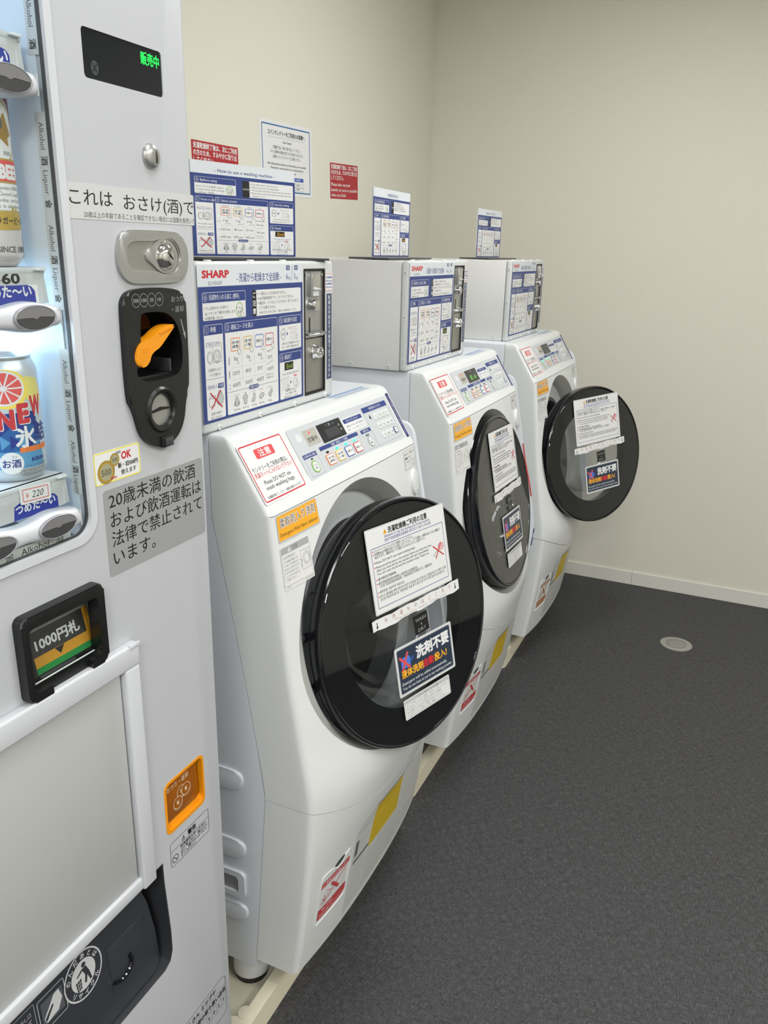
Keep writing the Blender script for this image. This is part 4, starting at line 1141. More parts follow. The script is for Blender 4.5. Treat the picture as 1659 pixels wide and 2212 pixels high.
L_ = [('•', 'ランドリーネットに入れて使用しないで下さい。', .1585, .110), ('•', '洗濯物は必ず硬貨を投入する前に入れて下さい。ドアを閉め、硬貨を投入すると運転が', .1525, .190), ('', '始まります。運転中はドアを開けられませんのでご注意下さい。', .1465, .145),
      ('•', 'Please DO NOT use mesh washing bags.', .1370, .112), ('•', 'Please put all the items in the machine before you insert the coins.', .1285, .160), ('', 'After you close the lid, the machine will start immediately.', .1220, .150), ('', "You can't open the lid until the machine stops. Thank you.", .1155, .150),
      ('•', '请勿使用衣物网袋。', .1055, .052), ('•', '请先将欲清洗的衣物放入洗衣机之后再投币。', .0975, .112), ('', '一旦关门后投币就开始运转、开始运转后不可再打开门。谢谢合作。', .0915, .155),
      ('•', '세탁망을 사용하지 마십시오.', .0815, .070), ('•', '반드시 세탁물을 세탁기에 먼저 넣은 후 동전을 넣어 주십시오. 동전을 넣은 후 세탁기 문을', .0735, .195), ('', '닫으면 작동하게 됩니다. 작동중에는 문을 열 수 없으므로 주의 부탁드립니다.감사합니다.', .0670, .190)]
for b_, tx, y, w_ in L_:
    if b_: a.circ(-.0725, y, .0014, RED, 12)
    a.text(tx, -.0695, y, .0062, INK, w=w_, al='l', bold=.012)
PKL = mat('print_pale_pink', (222, 170, 175), .5)
a.poly(circ(.1175, .1185, .0095, 20, .0075), PKL); a.ring(.1175, .1185, .0095, .0005, INKG, ry=.0075); a.path([(.092, .1045), (.102, .1030), (.110, .1125), (.098, .1095), (.092, .1045)], .0006, INKG); a.path([(.096, .1075), (.108, .112)], .0006, GREEN)
a.line(.0935, .1240, .1235, .0995, .0024, RED); a.line(.1185, .1265, .0985, .0975, .0024, RED)
rf = rotf(.025, .118, -.045)
a.build('notice_sheet', door, rf, base=rr(-.0870, .0410, .1400, .2010, .003), thick=.0007, bmat=LAM, lift=.0020)
# wavy limit strip
a = Art(); tp, bt = [], []
for i in range(25):
    u = -.105+.258*i/24; tp.append((u, .0365+.0010*math.sin(i*.9)+.0004*math.sin(i*2.1))); bt.append((u, .0155+.0016*math.sin(i*.75+1)+.0008*math.sin(i*1.9)))
for x_ in (-.0930, .1410): a.line(x_, .0320, x_, .0240, .0020, INK); a.poly([(x_-.0032, .0245), (x_+.0032, .0245), (x_, .0190)], INK)
for i, ch in enumerate('お洗濯ものはここまで'): a.text(ch, -.068+.0212*i, .0290, .0095, mat('print_brick', (150, 70, 64), .5))
a.span('T h e   l a u n d r y   u p p e r   l i m i t   l i n e', -.045, .108, .0205, .0058, mat('print_brick', (150, 70, 64), .5))
a.build('limit_strip', door, rotf(.02, .026, -.03), base=tp[::-1]+bt, thick=.0005, bmat=PAPER, lift=.0030)
a = Art(); SG = mat('print_badge_grey', (150, 152, 152), .5)
a.span('WASH', .0110, .0430, -.0035, .0098, SG); a.text('&', .0270, -.0135, .0085, SG); a.span('DRY', .0150, .0390, -.0240, .0098, SG)
a.build('wash_dry_badge', door, LOC, base=rr(.0065, -.0315, .0475, .0065, .0008), thick=.0006, bmat=BLACK, lift=.0006)
a = Art()
a.poly(rr(-.0615, -.1315, .1055, -.0395, .004), PAPER); a.poly(rr(-.0580, -.1285, .1020, -.0425, .003), NAVY); a.frame(-.0595, -.1300, .1035, -.0410, .0007, NAVY, r=.0035)
a.poly(rr(-.0490, -.0820, -.0230, -.0600, .005), mat('print_cornflower', (70, 120, 215), .4)); a.poly([(-.0240, -.0700), (-.0130, -.0640), (-.0130, -.0680), (-.0240, -.0760)], BLUE2)
a.line(-.0530, -.0570, -.0250, -.0840, .0052, PINK); a.line(-.0280, -.0520, -.0490, -.0880, .0052, PINK)
a.span('洗剤不要', -.0050, .0970, -.0640, .0265, PAPER, bold=.045)
for tx, x0, x1, c_ in (('液体洗剤', -.0520, .0120, YEL), ('自動', .0135, .0450, mat('print_scarlet', (206, 40, 46), .45)), ('投入!', .0465, .0860, YEL)): a.span(tx, x0, x1, -.0925, .0170, c_, bold=.035)
a.span('Detergent will be added automatically.', -.0530, .0830, -.1105, .0085, PAPER); a.span('You do not have to put in any washing powder.', -.0530, .0980, -.1200, .0085, PAPER)
rf2 = rotf(.02, -.085, -.055)
a.build('detergent_sticker', door, rf2, base=rr(-.0640, -.1340, .1080, -.0370, .004), thick=.0006, bmat=LAM, lift=.0020)
a = Art(); a.frame(-.058, -.1800, .078, -.1440, .0005, INKG, r=.003); a.rect(-.0572, -.1512, .0772, -.1446, PAPER2); a.span('エラー表示とその処置', -.020, .045, -.1480, .0048, INKG)
for i, tx in enumerate(('E01 ドアが開いています 電源を一度切り入れ直してください', 'E02 排水エラーです 排水口の詰まりを確認', 'E03 洗濯ができません 係員をお呼びください', 'その他のエラーの時は、係員へ連絡してください。')): a.text(tx, -.054, -.1552-.0066*i, .0042, INKG, w=(.126, .105, .105, .118)[i], al='l'); a.line(-.057, -.1585-.0066*i, .077, -.1585-.0066*i, .0003, INKG)
errlab = a.build('error_code_label', door, rotf(.01, -.162, -.05), base=rr(-.0600, -.1820, .0800, -.1420, .003), thick=.0004, bmat=PAPER, lift=.0016)

# three machines: poses and labels
def set_door(d, m_local, rootoff):
    m2 = m_local.copy(); m2.translation = m_local.translation-rootoff
    d.matrix_local = m2
WOFF = Vector((-.95, .295, 0))
WPOS = [(0.0, 1.0), (0.005, 1.807), (.026, 2.570)]
WROT = (0.0, 0.0, -.012)
WLAB = ['white front-loading washing machine beside the vending machine, glass door ajar', 'middle white front-loading washing machine, glass door shut', 'white front-loading washing machine next to the far wall, door wide open']
DPOSE = [dframe(Vector((-.510, .287, .729)), .30), dframe(DC, 0.0), dframe(Vector((-.465, .250, .733)), .525)]
wms = []
for i in range(3):
    nm = {}
    if i == 0: w = wm; nm = {'door': door}
    else: w = copy_tree(wm, None, nm)
    wms.append((w, nm))
def find(w, base):
    r = []
    for c in kids(w):
        if c.name.split('.')[0] == base: r.append(c)
        r += find(c, base)
    return r
for i, (w, nm) in enumerate(wms):
    w.location = (WOFF.x+WPOS[i][0], WOFF.y+WPOS[i][1], 0); w['label'] = WLAB[i]; w.rotation_euler.z = WROT[i]
    d = [c for c in kids(w) if c.name.split('.')[0] == 'door'][0]
    set_door(d, DPOSE[i], WOFF)
    # hinge arm
    m = DPOSE[i]
    p0 = D0 @ Vector((-.236, 0, -.058)); p1 = m @ Vector((-.222, 0, -.050))
    B = Builder(); dd = (p1-p0)
    for sgn in (-1, 1): B.tube([p0+DU*.05*sgn, p0+dd*.5+DU*.05*sgn+Vector((.001, 0, 0)), p1+DU*.05*sgn], .008, RUBBER, 10)
    hg = B.done('door_hinge', w, off=WOFF)
    cp = [c for c in kids(w) if c.name.split('.')[0] == 'control_panel'][0]
    lit = ((.2760, .0690), (.3122, .0690), (.3484, .0690)) if i == 0 else () if i == 1 else ((.1832, .0692), (.2400, .0690), (.2760, .0690))
    for (cx, s) in lit:
        B = Builder(); B.prism(rr(cx-.0046, -s-.0019, cx+.0046, -s+.0019, .0012), CPF, .0008, .0022, LEDC); B.done('lit_light', cp, off=WOFF)
    if i == 1:
        tdx = [c for c in kids(cp) if c.name.split('.')[0] == 'timer_display'][0]
        a = Art()
        a.text('E', .277, -.0395, .017, LEDDG, w=.014); a.text('d', .303, -.0395, .017, LEDDG, w=.012)
        a.build('lit_digits', tdx, CPF, lift=.0021, off=WOFF)
        EDG = lambda u, v, d: (XE_(v)+d, u, v)
        a = Art(); a.build('red_edge_strip', w, EDG, base=[(.5915, .672), (.6020, .672), (.6020, .838), (.5915, .838)], thick=.0006, bmat=RED, cuts=[('v', ycuts(.672, .838, 10))], lift=.0016, off=WOFF)
        a = Art(); a.rect(.5912, .535, .6028, .551, PAPER); a.build('blue_side_label', w, EDG, base=[(.5905, .508), (.6035, .508), (.6035, .566), (.5905, .566)], thick=.0006, bmat=BLUE, cuts=[('v', ycuts(.508, .566, 6))], lift=.0016, off=WOFF)
# the far machine's label is faded to brown, and its door carries no error-code label
w3 = wms[2][0]
for c in kids(w3):
    if c.name.split('.')[0] == 'filter_label':
        me = c.data.copy(); c.data = me
        for k_, m_ in enumerate(me.materials):
            if m_.name in ('filter_red', 'print_light_red'): me.materials[k_] = BROWN
    if c.name.split('.')[0] == 'door':
        for g_ in kids(c):
            if g_.name.split('.')[0] == 'error_code_label': bpy.data.objects.remove(g_)
# ------------------------------------------------------------------ drain pans
def pan(y0, y1, label, dx=0.0):
    t = root('drain_pan', (-1.0, (y0+y1)/2, 0), label, 'drain pan', 'beige drain pans under the washing machines')
    B = Builder()
    xa, xb = -1.345, -.646+dx
    o_ = rr(xa, y0, xb, y1, .030); i_ = rr(xa+.040, y0+.040, xb-.033, y1-.040, .022)
    n = len(o_)
    top_o = [(-.995+(p[0]+.995)*.988, (y0+y1)/2+(p[1]-(y0+y1)/2)*.990) for p in o_]
    V = [(p[0], p[1], 0) for p in o_]+[(p[0], p[1], .046) for p in top_o]+[(p[0], p[1], .048) for p in [((a_[0]*.85+b_[0]*.15), (a_[1]*.85+b_[1]*.15)) for a_, b_ in zip(top_o, i_)]]+[(p[0], p[1], .048) for p in [((a_[0]*.2+b_[0]*.8), (a_[1]*.2+b_[1]*.8)) for a_, b_ in zip(top_o, i_)]]+[(p[0], p[1], .014) for p in i_]
    F = []
    for r_ in range(4):
        for i in range(n): j = (i+1) % n; F.append((r_*n+i, r_*n+j, (r_+1)*n+j, (r_+1)*n+i))
    F.append(tuple(range(4*n, 5*n))); F.append(tuple(range(n))[::-1])
    B.faces(V, F, TRAYB)
    B.done('pan_body', t)
    for cx, cy in ((-.672+dx, y0+.05), (-.672+dx, y1-.05)):
        B = Builder(); B.cyl((cx, cy, .047), (cx, cy, .0495), .014, TRAYB, 24, bev=.001); B.done('pan_plug', t)
pan(.880, 1.668, 'beige drain pan under the washing machine beside the vending machine')
pan(1.676, 2.468, 'beige drain pan under the middle washing machine')
pan(2.476, 3.260, 'beige drain pan under the washing machine next to the far wall', .022)

# ------------------------------------------------------------------ instruction artwork (shared layout; u 0..0.30, v 0..0.24)
def hand(a, x, y, s=1.0):
    a.poly(smooth_poly([(x, y+.006*s), (x+.0025*s, y+.006*s), (x+.003*s, y+.001*s), (x+.007*s, y-.001*s), (x+.0065*s, y-.007*s), (x+.001*s, y-.007*s), (x-.002*s, y-.002*s)], 1), PAPER)
    a.path(smooth_poly([(x, y+.006*s), (x+.0025*s, y+.006*s), (x+.003*s, y+.001*s), (x+.007*s, y-.001*s), (x+.0065*s, y-.007*s), (x+.001*s, y-.007*s), (x-.002*s, y-.002*s)], 1), .0005*s, INKG, True)
def keygrid(a, x, y):
    for r_ in range(3):
        for c_ in range(4):
            a.frame(x+.0062*c_, y-.0085*r_-.0055, x+.0062*c_+.0048, y-.0085*r_, .0004, mat('print_hairline', (150, 152, 156), .5))
    a.frame(x+.0186, y-.0230, x+.0240, y-.0155, .0006, INKG)
def instruction(T, sharp=True):
    a = Art()
    P = PAPER
    hb = BLUE
    a.rect(0, 0, .300, .2100, hb)
    def panel(x0, y0, x1, y1, num, title, hh=.0155):
        a.poly(rr(x0, y0, x1, y1, .003), PAPER); a.poly([(x0+.0006, y1-hh), (x1-.0006, y1-hh)]+rr(x0+.0006, y0, x1-.0006, y1-.0006, .0026)[0:12], hb)
        if num is not None:
            cx = x0+.0072; a.ring(cx, y1-hh/2, .0050, .0005, PAPER, 20, ry=.0058); a.text(num, cx, y1-hh/2, .0085, PAPER)
            if title: a.text(title[0], cx+.0085, y1-hh/2, title[2] if len(title) > 2 else .0092, PAPER, w=title[1], al='l')
    if sharp:
        a.span('SHARP', .0110, .0790, .2285, .0150, RED, bold=.045); a.text('ES-HD63P', .0430, .2150, .0080, INKG)
        a.span(T['head'], .0985, .2290, .2215, .0155, BLUE, bold=.012)
        a.rect(.2455, .2318, .2575, .2395, BLUE); a.rect(.2720, .2318, .2840, .2395, BLUE); a.span('洗濯', .2470, .2560, .2357, .0050, PAPER); a.span('乾燥', .2735, .2825, .2357, .0050, PAPER)
        a.text('6', .2480, .2215, .0140, BLUE); a.text('kg', .2555, .2190, .0085, BLUE); a.line(.2655, .2395, .2622, .2130, .0009, BLUE); a.text('3', .2725, .2215, .0140, BLUE); a.text('kg', .2805, .2190, .0085, BLUE)
    else: a.span(T['head'], .150-T['hw']/2, .150+T['hw']/2, .2210, .0125, BLUE, bold=.015)
    # box 0
    panel(.0095, .1595, .1210, .2015, '0', T['t0'])
    for i, tx in enumerate(T['b0']): a.text(tx[0], .0140, .1775-.0075*i, .0056, INK, w=tx[1], al='l')
    a.ring(.1035, .1720, .0098, .0014, GREEN, ry=.0118); a.text('ドラム', .1035, .1745, .0058, INK); a.text('洗浄', .1035, .1675, .0058, INK); hand(a, .1085, .1665)
    # notice box
    a.poly(rr(.1395, .1585, .2935, .2010, .003), PAPER); a.poly(rr(.1395, .1585, .1520 if sharp else .1600, .2010, .003), INK)
    if sharp: a.vtext('意注ご', .1457, .1600, .1995, .0100, PAPER, bold=.02)
    else: a.span(T['note'], .1410, .1585, .1795, .0062, PAPER)
    for i, (tx, w_) in enumerate(T['nb']):
        y = .1945-.0078*i
        if w_ > 0: a.circ(.1565 if sharp else .1640, y, .0011, INK, 10)
        a.text(tx, .1600 if sharp else .1672, y, .0060 if i < 4 else .0042, INK, w=abs(w_), al='l')
    # box 1
    panel(.0095, .0045, .0570, .1530, '1', T['t1'])
    a.frame(.0135, .1195, .0475, .1260, .0005, BLUE); a.span(T['c1'], .0145, .0465, .1228, .0042, BLUE)
    a.path([(.030, .1195), (.030, .0945), (.0520, .0945), (.0520, .1235), (.048, .1235)], .0006, INKG); a.ring(.0225, .1025, .0072, .0007, INKG, ry=.0098); a.ring(.0215, .1025, .0050, .0005, INKG, ry=.0075); a.ring(.0400, .1035, .0092, .0008, INKG, ry=.0105); a.ring(.0400, .1035, .0065, .0006, INKG, ry=.0075); a.ring(.0405, .1035, .0030, .0005, INKG)
    for i, (tx, w_) in enumerate(T['b1']): a.text(tx, .0335, .0830-.0078*i, .0056, INK, w=w_)
    a.line(.0110, .0690, .0555, .0690, .0006, BLUE)
    a.text(T['d1'], .0125, .0565, .0072, BLUE, w=T['dw'], al='l'); a.rect(.0395, .0525, .0540, .0605, BLUE); a.span('不要', .0415, .0520, .0565, .0060, PAPER)
    a.frame(.0150, .0255, .0300, .0390, .0007, INKG); a.path([(.0150, .0390), (.0180, .0420), (.0330, .0420), (.0300, .0390)], .0006, INKG); a.poly(smooth_poly([(.036, .026), (.050, .026), (.053, .036), (.047, .047), (.041, .050), (.036, .040)], 1), PAPER2); a.path(smooth_poly([(.036, .026), (.050, .026), (.053, .036), (.047, .047), (.041, .050), (.036, .040)], 1), .0006, INKG, True)
    a.line(.0185, .0480, .0480, .0215, .0022, RED); a.line(.0455, .0490, .0205, .0220, .0022, RED)
    for i, (tx, w_) in enumerate(T['e1']): a.text(tx, .0335, .0135-.0065*i, .0052, INK, w=w_)
    # box 2
    panel(.0625, .0045, .2140, .1530, '2', T['t2'])
    cols = (.0890, .1240, .1575, .1885)
    for i, (cx, col, tx) in enumerate(zip(cols, (ORANGE, mat('print_amber', (214, 176, 50), .45), BLUE2, RED), (('洗濯〜乾燥', '(標準)'), ('洗濯〜乾燥', '(少量)'), ('洗濯のみ',), ('乾燥のみ',)))):
        y0 = .1065+(.0 if i else 0)
        if not sharp: a.text(T['cn'][i], cx, .1320, .0046, BLUE, w=.022 if len(T['cn'][i]) > 5 else None)
        a.frame(cx-.0128, y0, cx+.0128, y0+.0215, .0013, col, r=.003)
        for k_, t_ in enumerate(tx): a.text(t_, cx, y0+.0108+(.0032 if len(tx) > 1 else 0)-.0066*k_, .0055, INK, w=.0195 if len(t_) > 3 else None, bold=.01)
        hand(a, cx+.0070, y0+.0010)
        if i < 3: a.line(cx+.0175, .0540, cx+.0175, .1330, .0004, GREY)
    for cx, tx in zip(cols[:3], T['kg']): a.text(tx, cx, .0945, .0085, INK); a.text(T['upto'], cx+.0065, .0862, .0045, INK)
    for cx, tx in zip(cols[:3], T['min']): a.text(tx, cx, .0710, .0085, INK)
    for cx, tx in zip(cols[:3], T['yen']):
        a.text(tx, cx, .0515, .0085, INK)
    a.text(T['dry'][0], cols[3], .0975, .0052, INK); a.text(T['dry'][1], cols[3], .0865, .0080, INK); a.line(cols[3]-.010, .0740, cols[3]+.010, .0800, .0006, INK); a.text(T['dry'][2], cols[3]+.001, .0660, .0080, INK); a.text(T['dry'][3], cols[3], .0560, .0036, INK, w=.022); a.text(T['dry'][4], cols[3], .0510, .0036, INK, w=.022)
    for y in (.0800, .0600):
        for k_ in range(24): a.line(.0745+.0042*k_, y, .0765+.0042*k_, y, .0005, GREY)
    for y, tx in ((.0920, T['row'][0]), (.0700, T['row'][1]), (.0500, T['row'][2])): a.text(tx, .0705, y, .0036, BLUE) if not sharp else a.vtext(tx[::-1], .0705, y-.006, y+.006, .0036, BLUE)
    a.line(.0645, .0415, .2120, .0415, .0006, BLUE); a.poly(rr(.1235, .0380, .1520, .0450, .0034), BLUE); a.span(T['wt'], .1260, .1495, .0415, .0050, PAPER)
    LN = INKG
    for k_, cx in enumerate((.0880, .1120, .1370, .1600, .1860)):
        y = .0225
        if k_ in (0, 1): pts = [(-.003, .009), (.003, .009), (.008, .005 if k_ else -.004), (.0055, .002 if k_ else -.006), (.004, .003), (.004, -.007), (-.004, -.007), (-.004, .003), (-.0055, .002 if k_ else -.006), (-.008, .005 if k_ else -.004)]
        elif k_ == 2: pts = [(-.002, .008), (.004, .008), (.004, -.003), (.001, -.007), (-.007, -.006), (-.007, -.002), (-.002, .001)]
        elif k_ == 3: pts = [(-.007, .000), (.001, .006), (.008, .003), (.008, .000), (-.001, -.006), (-.007, -.003)]
        else: pts = [(-.006, -.002), (-.002, .004), (.001, .001), (.002, .007), (.007, .008), (.008, .001), (.003, -.001), (.002, -.008), (-.001, -.003)]
        a.poly(smooth_poly([(cx+p[0], y+p[1]) for p in pts], 1), PAPER2); a.path(smooth_poly([(cx+p[0], y+p[1]) for p in pts], 1), .0006, LN, True)
        a.text(T['items'][k_], cx, .0340, .0036, INK, w=.016 if len(T['items'][k_]) > 6 else None); a.text(T['gr'][k_], cx, .0100, .0040, INK)
    # box 3 + 4
    panel(.2195, .0930, .2935, .1530, '3', T['t3'])
    a.ring(.2330, .1215, .0075, .0008, INK, ry=.0098); a.text('100', .2330, .1215, .0068, INK); a.poly([(.2445, .1175), (.2445, .1255), (.2490, .1215)], BLUE); keygrid(a, .2560, .1330); a.rect(.2515, .1295, .2532, .1325, RED)
    for i, (tx, w_) in enumerate(T['b3']): a.text(tx, .2565, .1045-.0065*i, .0048, INK, w=w_)
    panel(.2195, .0045, .2935, .0875, '4', T['t4'])
    a.rect(.2350, .0560, .2650, .0705, mat('print_screen', (24, 28, 24), .4)); a.span('End', .2425, .2620, .0632, .0120, mat('print_digit', (150, 180, 60), .5) if sharp else YEL)
    for i, (tx, w_) in enumerate(T['b4']): a.text(tx, .2565, .0495-.0058*i, .0046, INK if sharp else BLUE2, w=w_)
    keygrid(a, .2260, .0440 if len(T['b4']) == 1 else .0405); a.rect(.2225, .0385, .2240, .0410, RED); a.poly([(.2545, .0290), (.2545, .0360), (.2585, .0325)], BLUE); a.ring(.2715, .0315, .0068, .0007, INKG, ry=.0085); a.rect(.2665, .0425, .2765, .0445, RED); hand(a, .2750, .0290)
    for i, (tx, w_) in enumerate(T['e4']): a.text(tx, .2565, .0190-.0062*i, .0048, INK, w=w_)
    return a
TJ = dict(head='- 洗濯から乾燥まで全自動 -', t0=('洗濯物を入れる前に (無料)', .078), b0=(('ドラム洗浄ボタンを押すと', .060), ('Ag⁺イオン水で槽内を洗浄します', .078), ('(所要時間 : 約1分)', .045)), note='',
          nb=(('一度投入したお金は戻りません。', .085), ('100円硬貨専用です。おつりはでません。', .110), ('運転中、ドアはロックされます。終了するまで', .124), ('ドアは開きません。', -.052), ('※乾燥が不十分だと感じた場合、「乾燥のみ」運転を追加してください。', -.118)),
          t1=('準備', .014), c1='ドア開ボタンを押す', b1=(('洗濯物を入れて', .034), ('ドアを閉める', .028)), d1='洗剤投入', dw=.0255, e1=(('洗剤が自動で', .029), ('投入されます', .029)),
          t2=('運転コースを選ぶ', .062), cn=None, kg=('3kg', '1kg', '6kg'), upto='まで', min=('120分', '80分', '35分'), yen=('600円', '500円', '400円'), dry=('3kgまで', '20分', '100円', '続けて投入すると', '時間を追加できます'), row=('洗濯容量', '所要時間', '料金'), wt='洗濯物の目安',
          items=('ワイシャツ・ブラウス', '下着', 'くつ下', 'タオル', 'パジャマ(上下)'), gr=('1枚 約200g', '1枚 約130g', '1足 約50g', '1枚 約70g', '約500g'), t3=('暗証番号を設定', .044), b3=(('硬貨を入れて暗証番号を入力後', .056), ('スタートを押すと運転を始めます', .060)), t4=('運転終了', .024), b4=(('「End」表示が出れば終了です', .056),), e4=(('暗証番号を入力して', .038), ('「ロック解除」を押し', .040), ('衣類を取り出してください', .050)))
TE = dict(head='- How to use a washing machine -', hw=.172, t0=('Before using', .044), b0=(('Press "ドラム洗浄" button', .072), ('It starts drum tank washing', .074), ('(1 minute : FREE)', .046)), note='NOTICE',
          nb=(("Coin won't return, once you put in.", .080), ('100 yen coin only. No change given.', .082), ("The door will be locked while running. It won't open until finish.", .120), ('Please use Dry course if your laundry were still wet after using', .120), ('Wash&Dry course.', -.040)),
          t1=('Ready to start', .038, .0075), c1='Press the button', b1=(('Put laundry in and', .038), ('close the door properly.', .042)), d1='洗剤投入', dw=.0255, e1=(('Detergent will be', .036), ('automatically added', .040)),
          t2=('Select course', .044), cn=('Wash&Dry', 'Wash&Dry', 'Wash', 'Dry'), kg=('3 kg', '1 kg', '6 kg'), upto='less than', min=('120 min', '80 min', '35 min'), yen=('600 yen', '500 yen', '400 yen'), dry=('less than 3kg', '20 min', '100 yen', 'Press the button', 'to add the time'), row=('Capacity', 'Time', 'Coins'), wt='weight of laundry',
          items=('shirt / blouse', 'underwear', 'socks', 'towel', 'pajamas'), gr=('200g', '130g', '50g', '70g', '500g'), t3=('Security setting', .045, .0082), b3=(('Insert the coins and', .050), ('set the security number. Press "スタート"', .062)), t4=('Finish', .018), b4=(('"End" sign will be displayed', .052), ('when it finished.', .034)), e4=(('Enter the security number and', .060), ('press "ロック解除"', .036), ('to open the door.', .036)))
TC = dict(TE); TC.update(head='- 如何使用洗衣机 -', hw=.095, t0=('放入洗涤物前 (免费)', .060), b0=(('按下"ドラム洗浄"按钮', .062), ('用银离子水清洗洗衣槽', .062), ('(所需时间 约1分钟)', .048)), note='注意', nb=(('投入的硬币恕不退还。', .056), ('仅限100日元硬币。恕不找零。', .074), ('运转时门会上锁。结束前无法打开。', .088), ('如果烘干不充分，请追加仅烘干运转。', .096)), t1=('准备', .014), b1=(('放入洗涤物后', .034), ('把门关好', .024)), e1=(('自动投入洗涤剂', .036),), t2=('选择运转程序', .044), cn=('洗涤烘干', '洗涤烘干', '仅洗涤', '仅烘干'), kg=('3kg', '1kg', '6kg'), upto='以内', min=('120分', '80分', '35分'), yen=('600元', '500元', '400元'), dry=('3kg以内', '20分', '100元', '继续投币', '可追加时间'), row=('容量', '时间', '费用'), wt='洗涤物参考', t3=('设定密码', .026), b3=(('投币后输入密码', .046), ('按下"スタート"开始运转', .056)), t4=('运转结束', .026), b4=(('显示"End"即表示结束', .046),), e4=(('输入密码后', .028), ('按"ロック解除"', .036), ('取出衣物', .024)))
TK = dict(TE); TK.update(head='- 세탁건조기 사용 방법 -', hw=.125, t0=('세탁물을 넣기 전에', .058), b0=(('"ドラム洗浄" 버튼을 누르면', .066), ('은이온수로 세탁조를 세정합니다', .072), ('(소요시간 : 약 1분)', .048)), note='주의', nb=(('투입한 동전은 반환되지 않습니다.', .080), ('100엔 동전 전용입니다.', .064), ('운전 중에는 문이 잠깁니다.', .074), ('건조가 불충분하면 건조를 추가하십시오.', .100)), t1=('준비', .014), b1=(('세탁물을 넣고', .034), ('문을 닫는다', .028)), e1=(('세제가 자동으로', .036), ('투입됩니다', .026)), t2=('운전 코스를 선택', .048), cn=('세탁건조', '세탁건조', '세탁', '건조'), upto='까지', min=('120분', '80분', '35분'), yen=('600엔', '500엔', '400엔'), dry=('3kg까지', '20분', '100엔', '동전을 넣으면', '시간 추가'), row=('용량', '시간', '요금'), wt='세탁물 기준', t3=('비밀번호 설정', .036), b3=(('동전을 넣고 비밀번호 입력', .054), ('"スタート"를 누르십시오', .054)), t4=('운전 종료', .026), b4=(('"End" 표시가 나오면 종료', .050),), e4=(('비밀번호를 입력하고', .040), ('"ロック解除"를 눌러', .042), ('세탁물을 꺼내십시오', .042)))

